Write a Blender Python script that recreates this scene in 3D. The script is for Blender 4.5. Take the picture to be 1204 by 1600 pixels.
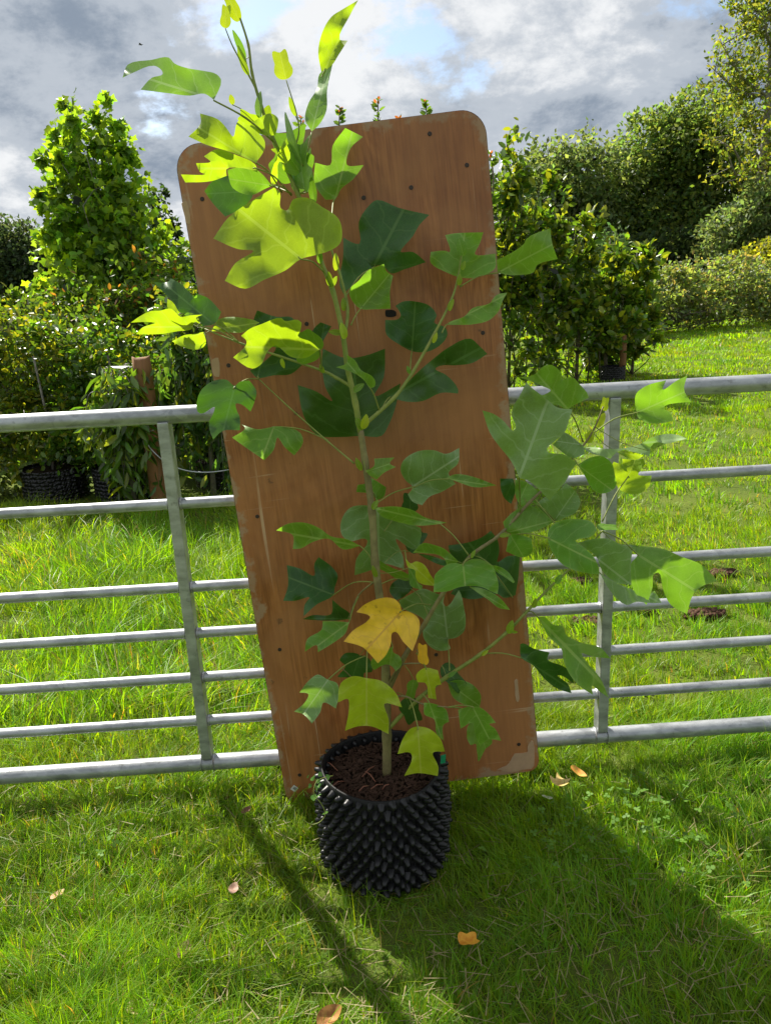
import bpy, math, random
import numpy as np
from mathutils.geometry import delaunay_2d_cdt
from mathutils import Matrix, Vector

for o in list(bpy.data.objects):
    bpy.data.objects.remove(o, do_unlink=True)
SC = bpy.context.scene
COL = SC.collection
rng = np.random.default_rng(11)
random.seed(5)

# ------------------------------------------------------------------ camera
FPX, CAMH = 1180.0, 1.46
_down = np.array([196, -4005, -FPX]); _down /= np.linalg.norm(_down)
_up = -_down
_fw = np.array([0, 0, -1.0])
_h = _fw - _up * (_fw @ _up); _h /= np.linalg.norm(_h)
RWC = np.stack([np.cross(_h, _up), _h, _up])
CAMP = np.array([0, 0, CAMH])
cam_d = bpy.data.cameras.new('camera')
cam_d.sensor_fit = 'VERTICAL'; cam_d.sensor_height = 24.0
cam_d.lens = FPX / 1600 * 24.0
cam_d.clip_start = 0.05; cam_d.clip_end = 2000
cam = bpy.data.objects.new('camera', cam_d); COL.objects.link(cam)
M4 = Matrix.Identity(4)
for i in range(3):
    for j in range(3):
        M4[i][j] = RWC[i][j]
    M4[i][3] = CAMP[i]
cam.matrix_world = M4
SC.camera = cam

# ------------------------------------------------------------------ world / sun / exposure
SUN_EL = math.radians(46)
SUN_AZ = np.array([-0.555, 0.832])                 # horizontal direction towards the sun
SUN_DIR = np.array([SUN_AZ[0] * math.cos(SUN_EL), SUN_AZ[1] * math.cos(SUN_EL), math.sin(SUN_EL)])
world = bpy.data.worlds.new('World'); SC.world = world
world.use_nodes = True
world.cycles.sampling_method = 'MANUAL'; world.cycles.sample_map_resolution = 512
nt = world.node_tree; nt.nodes.clear()
def N(tree, typ, **kw):
    n = tree.nodes.new(typ)
    for k, v in kw.items():
        setattr(n, k, v)
    return n
sky = N(nt, 'ShaderNodeTexSky', sky_type='NISHITA', sun_disc=False, sun_elevation=SUN_EL,
        sun_rotation=math.atan2(SUN_AZ[0], SUN_AZ[1]))
tc = N(nt, 'ShaderNodeTexCoord')
sep = N(nt, 'ShaderNodeSeparateXYZ'); nt.links.new(tc.outputs['Generated'], sep.inputs[0])
zz = N(nt, 'ShaderNodeMath', operation='MAXIMUM'); nt.links.new(sep.outputs['Z'], zz.inputs[0]); zz.inputs[1].default_value = 0.0
za = N(nt, 'ShaderNodeMath', operation='ADD'); nt.links.new(zz.outputs[0], za.inputs[0]); za.inputs[1].default_value = 0.45
dx = N(nt, 'ShaderNodeMath', operation='DIVIDE'); nt.links.new(sep.outputs['X'], dx.inputs[0]); nt.links.new(za.outputs[0], dx.inputs[1])
dy = N(nt, 'ShaderNodeMath', operation='DIVIDE'); nt.links.new(sep.outputs['Y'], dy.inputs[0]); nt.links.new(za.outputs[0], dy.inputs[1])
cmb = N(nt, 'ShaderNodeCombineXYZ'); nt.links.new(dx.outputs[0], cmb.inputs[0]); nt.links.new(dy.outputs[0], cmb.inputs[1])
cmb.inputs[2].default_value = 9.3
def wnoise(scale, detail, rough, dist=0.0):
    n = N(nt, 'ShaderNodeTexNoise'); nt.links.new(cmb.outputs[0], n.inputs['Vector'])
    n.inputs['Scale'].default_value = scale; n.inputs['Detail'].default_value = detail
    n.inputs['Roughness'].default_value = rough; n.inputs['Distortion'].default_value = dist
    return n
def ramp(tree, src, stops, interp='EASE'):
    r = N(tree, 'ShaderNodeValToRGB'); r.color_ramp.interpolation = interp
    e = r.color_ramp.elements
    while len(e) > 1: e.remove(e[-1])
    for i, (p, c) in enumerate(stops):
        el = e[0] if i == 0 else e.new(p)
        el.position = p; el.color = (c[0], c[1], c[2], 1) if hasattr(c, '__len__') else (c, c, c, 1)
    tree.links.new(src, r.inputs[0])
    return r
cov = ramp(nt, wnoise(2.6, 10, 0.62, 0.15).outputs['Fac'], [(0.355, 0.0), (0.44, 1.0)])
shd = ramp(nt, wnoise(2.3, 12, 0.64, 0.1).outputs['Fac'], [(0.34, (1.6, 1.95, 2.45)), (0.46, (3.1, 3.4, 3.8)), (0.58, (5.4, 5.5, 5.6))])
mixw = N(nt, 'ShaderNodeMix', data_type='RGBA')
nt.links.new(cov.outputs[0], mixw.inputs[0]); nt.links.new(sky.outputs[0], mixw.inputs[6]); nt.links.new(shd.outputs[0], mixw.inputs[7])
bg = N(nt, 'ShaderNodeBackground'); nt.links.new(mixw.outputs[2], bg.inputs[0]); bg.inputs[1].default_value = 0.078
wo = N(nt, 'ShaderNodeOutputWorld'); nt.links.new(bg.outputs[0], wo.inputs[0])

sun_d = bpy.data.lights.new('sun', 'SUN'); sun_d.energy = 5.0; sun_d.angle = math.radians(0.55); sun_d.color = (1.0, 0.94, 0.84)
sun = bpy.data.objects.new('sun', sun_d); COL.objects.link(sun)
sun.rotation_euler = Vector(SUN_DIR).to_track_quat('Z', 'Y').to_euler()
sun.location = (-6, 9, 12)

SC.view_settings.view_transform = 'Standard'; SC.view_settings.look = 'None'
SC.view_settings.gamma = 1.0; SC.view_settings.exposure = 1.12
SC.view_settings.use_curve_mapping = False
SC.render.engine = 'CYCLES'
SC.cycles.max_bounces = 6; SC.cycles.diffuse_bounces = 4; SC.cycles.glossy_bounces = 2; SC.cycles.transmission_bounces = 5; SC.cycles.transparent_max_bounces = 4; SC.cycles.caustics_reflective = False; SC.cycles.caustics_refractive = False

# ------------------------------------------------------------------ helpers
def ray(px, py):
    return RWC @ np.array([px - 602.0, 800.0 - py, -FPX])
def atY(px, py, Y):
    w = ray(px, py); return CAMP + w * (Y / w[1])
def atZ(px, py, Z=0.0):
    w = ray(px, py); return CAMP + w * ((Z - CAMH) / w[2])
def norm(v):
    return v / (np.linalg.norm(v) + 1e-12)

def mesh(name, V, F, uv=None, col=None, smooth=True):
    """V (n,3), F list of tuples or (m,3) int array"""
    me = bpy.data.meshes.new(name)
    V = np.asarray(V, dtype=np.float32)
    if isinstance(F, np.ndarray):
        k = F.shape[1]; nf = len(F)
        me.vertices.add(len(V)); me.vertices.foreach_set('co', V.ravel())
        me.loops.add(nf * k); me.loops.foreach_set('vertex_index', F.astype(np.int32).ravel())
        me.polygons.add(nf); me.polygons.foreach_set('loop_start', np.arange(0, nf * k, k, dtype=np.int32))
        me.update(calc_edges=True)
    else:
        me.from_pydata(V.tolist(), [], F)
    if uv is not None:
        a = me.attributes.new('luv', 'FLOAT_VECTOR', 'POINT')
        u3 = np.full((len(V), 3), .5, np.float32); u3[:, :np.shape(uv)[1]] = uv
        a.data.foreach_set('vector', u3.ravel())
    if col is not None:
        a = me.attributes.new('Col', 'FLOAT_COLOR', 'POINT')
        c4 = np.ones((len(V), 4), np.float32); c4[:, :3] = col
        a.data.foreach_set('color', c4.ravel())
    if smooth:
        me.polygons.foreach_set('use_smooth', np.ones(len(me.polygons), bool))
    me.validate()
    return me
def obj(name, me, mat=None, parent=None, loc=(0, 0, 0)):
    o = bpy.data.objects.new(name, me); COL.objects.link(o)
    if mat is not None and me is not None and not me.materials:
        me.materials.append(mat)
    o.location = tuple(float(c) for c in loc)
    if parent is not None: o.parent = parent
    return o
def tag(o, label=None, cat=None, group=None, kind=None):
    if label: o['label'] = label
    if cat: o['category'] = cat
    if group: o['group'] = group
    if kind: o['kind'] = kind
    return o
def empty(name, loc):
    o = bpy.data.objects.new(name, None); COL.objects.link(o)
    o.location = tuple(float(c) for c in loc); o.empty_display_size = 0.1
    return o

class MB:
    def __init__(s): s.V = []; s.F = []
    def add(s, V, F):
        b = len(s.V); s.V += [tuple(map(float, v)) for v in V]; s.F += [tuple(i + b for i in f) for f in F]
    def tube(s, pts, rad, n=8, cap=True):
        pts = [np.asarray(p, float) for p in pts]
        if np.isscalar(rad): rad = [rad] * len(pts)
        V = []; F = []; ref = None
        for i, p in enumerate(pts):
            t = norm(pts[min(i + 1, len(pts) - 1)] - pts[max(i - 1, 0)])
            if ref is None:
                ref = np.array([0, 0, 1.0]) if abs(t[2]) < 0.9 else np.array([1.0, 0, 0])
            a = norm(ref - t * (ref @ t)); b = np.cross(t, a); ref = a
            for k in range(n):
                an = 2 * math.pi * k / n
                V.append(p + rad[i] * (math.cos(an) * a + math.sin(an) * b))
        for i in range(len(pts) - 1):
            for k in range(n):
                F.append((i * n + k, i * n + (k + 1) % n, (i + 1) * n + (k + 1) % n, (i + 1) * n + k))
        if cap:
            F.append(tuple(range(n - 1, -1, -1))); e = (len(pts) - 1) * n
            F.append(tuple(range(e, e + n)))
        s.add(V, F)
    def box(s, c, ax, ay, az):
        c, ax, ay, az = (np.asarray(q, float) for q in (c, ax, ay, az))
        V = [c + sx * ax + sy * ay + sz * az for sx in (-1, 1) for sy in (-1, 1) for sz in (-1, 1)]
        F = [(0, 1, 3, 2), (4, 6, 7, 5), (0, 4, 5, 1), (2, 3, 7, 6), (0, 2, 6, 4), (1, 5, 7, 3)]
        s.add(V, F)
    def build(s, name, mat, parent=None, loc=(0, 0, 0), smooth=True):
        return obj(name, mesh(name, s.V, s.F, smooth=smooth), mat, parent, loc)

def catmull(pts, k):
    P = [np.asarray(p, float) for p in pts]; out = []
    for i in range(len(P) - 1):
        p0 = P[max(i - 1, 0)]; p1 = P[i]; p2 = P[i + 1]; p3 = P[min(i + 2, len(P) - 1)]
        for j in range(k):
            t = j / k
            out.append(0.5 * ((2 * p1) + (-p0 + p2) * t + (2 * p0 - 5 * p1 + 4 * p2 - p3) * t * t + (-p0 + 3 * p1 - 3 * p2 + p3) * t ** 3))
    out.append(P[-1]); return out

# ------------------------------------------------------------------ materials
def newmat(name):
    m = bpy.data.materials.new(name); m.use_nodes = True
    t = m.node_tree; t.nodes.clear()
    return m, t
def L(t, a, b): t.links.new(a, b)
def out(t, sh):
    o = N(t, 'ShaderNodeOutputMaterial'); L(t, sh, o.inputs[0]); return o
def princ(t, color=None, rough=0.5, metal=0.0, spec=0.5):
    p = N(t, 'ShaderNodeBsdfPrincipled')
    if color is not None: p.inputs['Base Color'].default_value = (*color, 1)
    p.inputs['Roughness'].default_value = rough; p.inputs['Metallic'].default_value = metal
    p.inputs['Specular IOR Level'].default_value = spec
    return p
def tnoise(t, scale, detail=4, rough=0.55, coord='Object', vec=None, mapscale=None, dist=0.0):
    n = N(t, 'ShaderNodeTexNoise'); n.inputs['Scale'].default_value = scale
    n.inputs['Detail'].default_value = detail; n.inputs['Roughness'].default_value = rough; n.inputs['Distortion'].default_value = dist
    if vec is None:
        c = N(t, 'ShaderNodeTexCoord'); vec = c.outputs[coord]
    if mapscale:
        mp = N(t, 'ShaderNodeMapping'); mp.inputs['Scale'].default_value = mapscale; L(t, vec, mp.inputs[0]); vec = mp.outputs[0]
    L(t, vec, n.inputs['Vector']); return n
def mixc(t, fac, a, b, blend='MIX'):
    m = N(t, 'ShaderNodeMix', data_type='RGBA', blend_type=blend)
    for inp, v in ((0, fac), (6, a), (7, b)):
        if hasattr(v, 'is_linked') or hasattr(v, 'node'): L(t, v, m.inputs[inp])
        elif hasattr(v, '__len__'): m.inputs[inp].default_value = (*v, 1)
        else: m.inputs[inp].default_value = v
    return m.outputs[2]
def bump(t, h, p, strength=0.3, dist=0.01):
    b = N(t, 'ShaderNodeBump'); b.inputs['Strength'].default_value = strength; b.inputs['Distance'].default_value = dist
    L(t, h, b.inputs['Height']); L(t, b.outputs[0], p.inputs['Normal']); return b
def mth(t, op, a, b=None, c=None):
    m = N(t, 'ShaderNodeMath', operation=op)
    for i, v in enumerate((a, b, c)):
        if v is None: continue
        if hasattr(v, 'node'): L(t, v, m.inputs[i])
        else: m.inputs[i].default_value = v
    return m.outputs[0]

def mat_tulip_leaf(name, base, trans, vein, tmix=0.45, rough=0.52, spots=0.0):
    m, t = newmat(name)
    at = N(t, 'ShaderNodeAttribute', attribute_name='luv'); sp = N(t, 'ShaderNodeSeparateXYZ'); L(t, at.outputs['Vector'], sp.inputs[0])
    u, v = sp.outputs['X'], sp.outputs['Y']
    av = mth(t, 'ABSOLUTE', v)
    mid = mth(t, 'LESS_THAN', av, 0.013)
    vn = tnoise(t, 5.0, 2, 0.5, vec=at.outputs['Vector'])
    ph = mth(t, 'FRACT', mth(t, 'ADD', mth(t, 'MULTIPLY', vn.outputs['Fac'], 1.1), mth(t, 'MULTIPLY', mth(t, 'SUBTRACT', u, mth(t, 'MULTIPLY', av, 0.62)), 5.2)))
    dl = mth(t, 'ABSOLUTE', mth(t, 'SUBTRACT', ph, 0.5))
    lat = mth(t, 'LESS_THAN', dl, 0.045)
    vm = mth(t, 'MAXIMUM', mid, mth(t, 'MULTIPLY', lat, 0.5))
    oi = N(t, 'ShaderNodeObjectInfo')
    nz = tnoise(t, 9.0, 3, 0.5)
    hs = N(t, 'ShaderNodeHueSaturation')
    L(t, mth(t, 'ADD', mth(t, 'MULTIPLY', oi.outputs['Random'], 0.03), 0.485), hs.inputs['Hue'])
    mo = tnoise(t, 34.0, 5, 0.65)
    L(t, mth(t, 'ADD', mth(t, 'ADD', mth(t, 'MULTIPLY', nz.outputs['Fac'], 0.9), mth(t, 'MULTIPLY', mo.outputs['Fac'], 0.7)), 0.2), hs.inputs['Value'])
    hs.inputs['Color'].default_value = (*base, 1)
    vo = N(t, 'ShaderNodeTexVoronoi', feature='DISTANCE_TO_EDGE'); vo.inputs['Scale'].default_value = 26; L(t, at.outputs['Vector'], vo.inputs['Vector'])
    net = ramp(t, vo.outputs['Distance'], [(0.0, 0.30), (0.07, 0.0)], 'LINEAR').outputs[0]
    cb = mixc(t, net, hs.outputs[0], vein)
    if spots:
        sn = tnoise(t, 46.0, 3, 0.6)
        sr = ramp(t, sn.outputs['Fac'], [(0.63, 0.0), (0.70, 1.0)])
        cb = mixc(t, mth(t, 'MULTIPLY', sr.outputs[0], spots), cb, (0.25, 0.11, 0.02))
    rim = mth(t, 'MULTIPLY', ramp(t, mth(t, 'ADD', sp.outputs['Z'], mth(t, 'MULTIPLY', mth(t, 'SUBTRACT', nz.outputs['Fac'], .5), .03)), [(0.0, 1.0), (0.028, 0.0)], 'LINEAR').outputs[0], .45)
    cb = mixc(t, rim, cb, vein)
    cb = mixc(t, vm, cb, vein)
    p = princ(t, None, rough - .1, 0, 0.42); L(t, cb, p.inputs['Base Color'])
    fine = tnoise(t, 260.0, 2, 0.6)
    hgt = mth(t, 'ADD', mth(t, 'MULTIPLY', dl, 0.5), mth(t, 'MULTIPLY', fine.outputs['Fac'], 0.10))
    bump(t, hgt, p, 0.16, 0.003)
    tr = N(t, 'ShaderNodeBsdfTranslucent')
    hs2 = N(t, 'ShaderNodeHueSaturation'); hs2.inputs['Color'].default_value = (*trans, 1)
    L(t, mth(t, 'ADD', mth(t, 'MULTIPLY', nz.outputs['Fac'], 0.5), 0.75), hs2.inputs['Value'])
    L(t, mixc(t, mth(t, 'MULTIPLY', vm, 0.45), hs2.outputs[0], vein), tr.inputs[0])
    ms = N(t, 'ShaderNodeMixShader'); ms.inputs[0].default_value = tmix
    L(t, p.outputs[0], ms.inputs[1]); L(t, tr.outputs[0], ms.inputs[2]); out(t, ms.outputs[0])
    return m
LM = {
 'y': mat_tulip_leaf('leaf_yellow_green', (0.15, 0.27, 0.02), (0.46, 0.66, 0.01), (0.42, 0.56, 0.07), 0.50),
 'g': mat_tulip_leaf('leaf_green', (0.115, 0.265, 0.028), (0.27, 0.54, 0.02), (0.30, 0.46, 0.10), 0.40, spots=0.15),
 'd': mat_tulip_leaf('leaf_dark', (0.034, 0.108, 0.016), (0.08, 0.21, 0.012), (0.09, 0.19, 0.045), 0.30, 0.45),
 'b': mat_tulip_leaf('leaf_glaucous', (0.160, 0.285, 0.075), (0.22, 0.42, 0.03), (0.32, 0.45, 0.20), 0.34, 0.45),
 'l': mat_tulip_leaf('leaf_lime', (0.38, 0.50, 0.018), (0.50, 0.62, 0.01), (0.52, 0.60, 0.08), 0.42, spots=0.25),
 'Y': mat_tulip_leaf('leaf_autumn_yellow', (0.92, 0.55, 0.040), (0.85, 0.50, 0.02), (0.75, 0.42, 0.06), 0.36, 0.5, 0.6),
}
def mat_stem(name, c1, c2):
    m, t = newmat(name)
    n = tnoise(t, 30, 5, 0.6); p = princ(t, None, 0.55, 0, 0.4)
    L(t, mixc(t, ramp(t, n.outputs['Fac'], [(0.35, 0.0), (0.65, 1.0)]).outputs[0], c1, c2), p.inputs['Base Color'])
    bump(t, tnoise(t, 90, 3).outputs['Fac'], p, 0.3, 0.003)
    out(t, p.outputs[0]); return m
STEM_G = mat_stem('stem_green', (0.16, 0.21, 0.035), (0.24, 0.27, 0.06))
STEM_B = mat_stem('stem_brown', (0.15, 0.125, 0.05), (0.23, 0.20, 0.08))
BARK = mat_stem('bark', (0.07, 0.055, 0.04), (0.14, 0.115, 0.085))
BARK_G = mat_stem('bark_grey', (0.13, 0.12, 0.10), (0.22, 0.20, 0.17))

def mat_cloud(name, rough=0.45, tmix=0.4, spec=0.4, tgain=(2.2, 2.2, 0.8)):
    m, t = newmat(name)
    a = N(t, 'ShaderNodeAttribute', attribute_name='Col')
    p = princ(t, None, rough, 0, spec); L(t, a.outputs['Color'], p.inputs['Base Color'])
    tr = N(t, 'ShaderNodeBsdfTranslucent'); L(t, mixc(t, 1.0, a.outputs['Color'], tgain, 'MULTIPLY'), tr.inputs[0])
    ms = N(t, 'ShaderNodeMixShader'); ms.inputs[0].default_value = tmix
    L(t, p.outputs[0], ms.inputs[1]); L(t, tr.outputs[0], ms.inputs[2]); out(t, ms.outputs[0]); return m
FOL = mat_cloud('foliage', 0.5, 0.52, 0.35, (2.6, 2.4, 0.7))
FOL_GLOSS = mat_cloud('foliage_glossy', 0.30, 0.45, 0.55, (2.6, 2.4, 0.7))
FOL_FAR = mat_cloud('foliage_far', 0.6, 0.48, 0.25, (2.3, 2.2, 1.0))
GRASS = mat_cloud('grass_blades', 0.42, 0.52, 0.28, (2.4, 2.3, 0.3))

def mat_board():
    m, t = newmat('varnished_plywood')
    tcn = N(t, 'ShaderNodeTexCoord'); ob = tcn.outputs['Object']
    g1 = tnoise(t, 1.0, 8, 0.62, vec=ob, mapscale=(17, 4, 2.4), dist=2.6)
    g2 = tnoise(t, 1.0, 5, 0.6, vec=ob, mapscale=(150, 20, 5))
    big = tnoise(t, 2.3, 4, 0.55, vec=ob, dist=0.8)
    c = mixc(t, ramp(t, g1.outputs['Fac'], [(0.30, 0.0), (0.70, 1.0)]).outputs[0], (0.25, 0.080, 0.019), (0.43, 0.165, 0.048))
    c = mixc(t, ramp(t, g2.outputs['Fac'], [(0.42, 0.0), (0.66, 0.6)]).outputs[0], c, (0.16, 0.050, 0.013))
    c = mixc(t, ramp(t, big.outputs['Fac'], [(0.38, 0.0), (0.62, 0.7)]).outputs[0], c, (0.38, 0.165, 0.062))
    # scratches and grubby wear
    s1 = tnoise(t, 1.0, 2, 0.5, vec=ob, mapscale=(70, 8, 1.6), dist=0.6)
    s2 = tnoise(t, 1.0, 2, 0.5, vec=ob, mapscale=(2.0, 8, 60), dist=0.7)
    msk = tnoise(t, 4.0, 3, 0.5, vec=ob)
    k1 = ramp(t, s1.outputs['Fac'], [(0.685, 0.0), (0.705, 1.0)], 'LINEAR').outputs[0]
    k2 = ramp(t, s2.outputs['Fac'], [(0.695, 0.0), (0.72, 1.0)], 'LINEAR').outputs[0]
    scr = mth(t, 'MULTIPLY', mth(t, 'MAXIMUM', k1, k2), ramp(t, msk.outputs['Fac'], [(0.40, 0.0), (0.6, 0.75)]).outputs[0])
    c = mixc(t, scr, c, (0.55, 0.36, 0.22))
    # worn edges: distance to the rim of the board in its own plane
    sp = N(t, 'ShaderNodeSeparateXYZ'); L(t, ob, sp.inputs[0])
    ex = mth(t, 'SUBTRACT', 0.38, mth(t, 'ABSOLUTE', mth(t, 'SUBTRACT', sp.outputs['X'], 0.38)))
    ez = mth(t, 'SUBTRACT', 0.915, mth(t, 'ABSOLUTE', mth(t, 'SUBTRACT', sp.outputs['Z'], 0.915)))
    ed = mth(t, 'MINIMUM', ex, ez)
    wn = tnoise(t, 14.0, 5, 0.65, vec=ob)
    wear = mth(t, 'SUBTRACT', wn.outputs['Fac'], mth(t, 'MULTIPLY', ed, 5.5))
    wr = ramp(t, wear, [(0.40, 0.0), (0.52, 0.75)]).outputs[0]
    c = mixc(t, wr, c, (0.36, 0.25, 0.155))
    dk = tnoise(t, 22.0, 4, 0.6, vec=ob)
    c = mixc(t, ramp(t, dk.outputs['Fac'], [(0.66, 0.0), (0.74, 0.65)]).outputs[0], c, (0.07, 0.035, 0.018))
    st = tnoise(t, 1.6, 5, 0.6, vec=ob, dist=1.2)
    c = mixc(t, ramp(t, st.outputs['Fac'], [(0.48, 0.0), (0.70, 0.5)]).outputs[0], c, (0.17, 0.058, 0.016))
    p = princ(t, None, 0.42, 0, 0.45); L(t, c, p.inputs['Base Color'])
    L(t, mth(t, 'ADD', mth(t, 'MULTIPLY', big.outputs['Fac'], 0.35), 0.26), p.inputs['Roughness'])
    bump(t, g1.outputs['Fac'], p, 0.08, 0.004)
    out(t, p.outputs[0]); return m
BOARD = mat_board()
def simple(name, c, rough=0.5, metal=0.0, nscale=20, var=0.25, bumpk=0.0, spec=0.5):
    m, t = newmat(name); p = princ(t, None, rough, metal, spec)
    n = tnoise(t, nscale, 5, 0.6)
    L(t, mixc(t, n.outputs['Fac'], tuple(x * (1 - var) for x in c), tuple(min(1, x * (1 + var)) for x in c)), p.inputs['Base Color'])
    if bumpk: bump(t, n.outputs['Fac'], p, bumpk, 0.01)
    out(t, p.outputs[0]); return m
def mat_galv():
    m, t = newmat('galvanised_steel')
    ob = N(t, 'ShaderNodeTexCoord').outputs['Object']
    v = N(t, 'ShaderNodeTexVoronoi'); v.inputs['Scale'].default_value = 34; L(t, ob, v.inputs['Vector'])
    n = tnoise(t, 9, 6, 0.65, vec=ob, mapscale=(1, 3, 3)); n2 = tnoise(t, 55, 4, 0.6, vec=ob)
    c = mixc(t, ramp(t, n.outputs['Fac'], [(0.35, 0.0), (0.68, 1.0)]).outputs[0], (0.23, 0.242, 0.25), (0.43, 0.45, 0.46))
    vs = N(t, 'ShaderNodeSeparateXYZ'); L(t, v.outputs['Color'], vs.inputs[0])
    c = mixc(t, mth(t, 'MULTIPLY', vs.outputs['X'], 0.3), c, (0.55, 0.57, 0.58))
    c = mixc(t, ramp(t, n2.outputs['Fac'], [(0.60, 0.0), (0.72, 0.5)]).outputs[0], c, (0.15, 0.15, 0.14))
    p = princ(t, None, 0.42, 0.55, 0.5); L(t, c, p.inputs['Base Color'])
    L(t, mth(t, 'ADD', mth(t, 'MULTIPLY', n.outputs['Fac'], 0.3), 0.26), p.inputs['Roughness'])
    bump(t, n2.outputs['Fac'], p, 0.12, 0.003); out(t, p.outputs[0]); return m
GALV = mat_galv()
PLASTIC = simple('black_plastic', (0.009, 0.009, 0.010), 0.42, 0, 40, 0.35, 0, 0.40)
PLASTIC_DULL = simple('black_plastic_dull', (0.008, 0.008, 0.008), 0.6, 0, 40, 0.3, 0, 0.25)
def mat_potmesh():
    m, t = newmat('studded_black_plastic'); ob = N(t, 'ShaderNodeTexCoord').outputs['Object']
    v = N(t, 'ShaderNodeTexVoronoi'); v.inputs['Scale'].default_value = 34; v.inputs['Randomness'].default_value = .35; L(t, ob, v.inputs['Vector'])
    p = princ(t, (0.009, 0.009, 0.010), 0.35, 0, 0.5); bump(t, mth(t, 'SUBTRACT', 1.0, v.outputs['Distance']), p, 1.0, 0.03); out(t, p.outputs[0]); return m
POTMESH = mat_potmesh()
SOIL = simple('dark_compost', (0.022, 0.015, 0.010), 0.95, 0, 70, 0.6, 0.8, 0.1)
BARKCHIP = simple('bark_chip', (0.050, 0.027, 0.017), 0.85, 0, 25, 0.6, 0.3, 0.2)
EARTH = simple('red_earth', (0.075, 0.042, 0.028), 0.95, 0, 40, 0.5, 0.9, 0.1)
SCREW = simple('rusty_screw', (0.05, 0.035, 0.03), 0.5, 0.5, 60, 0.5)
DARKHOLE = simple('dark_hole', (0.008, 0.006, 0.005), 0.9, 0, 60, 0.2)
BAREWOOD = simple('bare_wood', (0.42, 0.27, 0.16), 0.7, 0, 30, 0.25, 0.1)
EDGE = simple('ply_edge', (0.10, 0.065, 0.04), 0.6, 0, 50, 0.4, 0.2)
WHITEP = simple('paper_label', (0.62, 0.62, 0.58), 0.5, 0, 30, 0.05)
INK = simple('label_ink', (0.03, 0.03, 0.03), 0.6, 0, 30, 0.1)
GREENP = simple('green_plastic', (0.01, 0.22, 0.10), 0.35, 0, 30, 0.15)
WIRE = simple('steel_wire', (0.45, 0.47, 0.5), 0.35, 0.8, 60, 0.2)
def mat_post():
    m, t = newmat('weathered_post')
    n = tnoise(t, 1, 6, 0.6, mapscale=(40, 40, 3)); n2 = tnoise(t, 6, 4)
    c = mixc(t, n.outputs['Fac'], (0.11, 0.050, 0.018), (0.33, 0.165, 0.065)); c = mixc(t, mth(t, 'MULTIPLY', n2.outputs['Fac'], 0.5), c, (0.18, 0.10, 0.048))
    p = princ(t, None, 0.75, 0, 0.3); L(t, c, p.inputs['Base Color']); bump(t, n.outputs['Fac'], p, 0.6, 0.01); out(t, p.outputs[0]); return m
POST = mat_post()
def mat_ground():
    m, t = newmat('turf_floor')
    n = tnoise(t, 1.6, 6, 0.6); n2 = tnoise(t, 60, 5, 0.7)
    c = mixc(t, ramp(t, n.outputs['Fac'], [(0.35, 0.0), (0.65, 1.0)]).outputs[0], (0.075, 0.115, 0.016), (0.12, 0.16, 0.022))
    c = mixc(t, ramp(t, n2.outputs['Fac'], [(0.46, 0.0), (0.70, 0.7)]).outputs[0], c, (0.085, 0.075, 0.03))
    p = princ(t, None, 0.95, 0, 0.1); L(t, c, p.inputs['Base Color']); bump(t, n2.outputs['Fac'], p, 0.8, 0.02); out(t, p.outputs[0]); return m
GROUND = mat_ground()
def mat_dead(name, c1, c2):
    m, t = newmat(name); n = tnoise(t, 60, 4, 0.6)
    p = princ(t, None, 0.6, 0, 0.3); c = mixc(t, ramp(t, n.outputs['Fac'], [(0.35, 0.0), (0.65, 1.0)]).outputs[0], c1, c2)
    L(t, c, p.inputs['Base Color'])
    tr = N(t, 'ShaderNodeBsdfTranslucent'); L(t, c, tr.inputs[0]); ms = N(t, 'ShaderNodeMixShader'); ms.inputs[0].default_value = 0.25
    L(t, p.outputs[0], ms.inputs[1]); L(t, tr.outputs[0], ms.inputs[2]); out(t, ms.outputs[0]); return m

# ------------------------------------------------------------------ ground
def bumpy(x, y):
    return 0.012 * np.sin(1.9 * x + 0.6) * np.cos(2.3 * y) + 0.008 * np.sin(4.1 * x - 2.2 * y) + 0.006 * np.cos(6.3 * y + 2.7 * x)
nx, ny = 90, 90
gx = np.sign(np.linspace(-1, 1, nx)) * np.abs(np.linspace(-1, 1, nx)) ** 3 * 300
gy = np.sign(np.linspace(-1, 1, ny)) * np.abs(np.linspace(-1, 1, ny)) ** 3 * 300 + 4
GX, GY = np.meshgrid(gx, gy)
fade = np.exp(-((GX ** 2 + (GY - 4) ** 2) / 14 ** 2))
GZ = bumpy(GX, GY) * fade - 0.012
V = np.stack([GX.ravel(), GY.ravel(), GZ.ravel()], 1)
ii = (np.arange(ny - 1)[:, None] * nx + np.arange(nx - 1)[None]).ravel()
tag(obj('ground', mesh('ground', V, np.stack([ii, ii + 1, ii + nx + 1, ii + nx], 1)), GROUND), kind='structure')

# ------------------------------------------------------------------ field gate
def gateY(x): return 2.0575 + 0.034 * x
gate = empty('field_gate', (0, gateY(0), 0))
tag(gate, 'galvanised steel seven-bar field gate standing behind the leaning board', 'gate')
RAILS = [(1.163, 0.0240), (0.914, 0.0155), (0.664, 0.0155), (0.518, 0.0155), (0.374, 0.0155), (0.228, 0.0155), (0.080, 0.0245)]
GX0, GX1 = -1.75, 1.95
for z, r in RAILS:
    mb = MB(); xs = np.linspace(GX0, GX1, 20)
    mb.tube([(x, gateY(x) - gateY(0), z) for x in xs], r, 20)
    mb.build('rail', GALV, gate)
for bx in (-0.585, 0.642):
    mb = MB(); d = norm(np.array([1, 0.034, 0])); pd = np.array([-d[1], d[0], 0])
    c = np.array([bx, gateY(bx) - gateY(0), 0.625])
    mb.box(c, d * 0.0155, pd * 0.0235, np.array([0, 0, 0.522]))
    up_ = mb.build('upright', GALV, gate, smooth=False)
    bv = up_.modifiers.new('bevel', 'BEVEL'); bv.width = 0.003; bv.segments = 2
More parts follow.
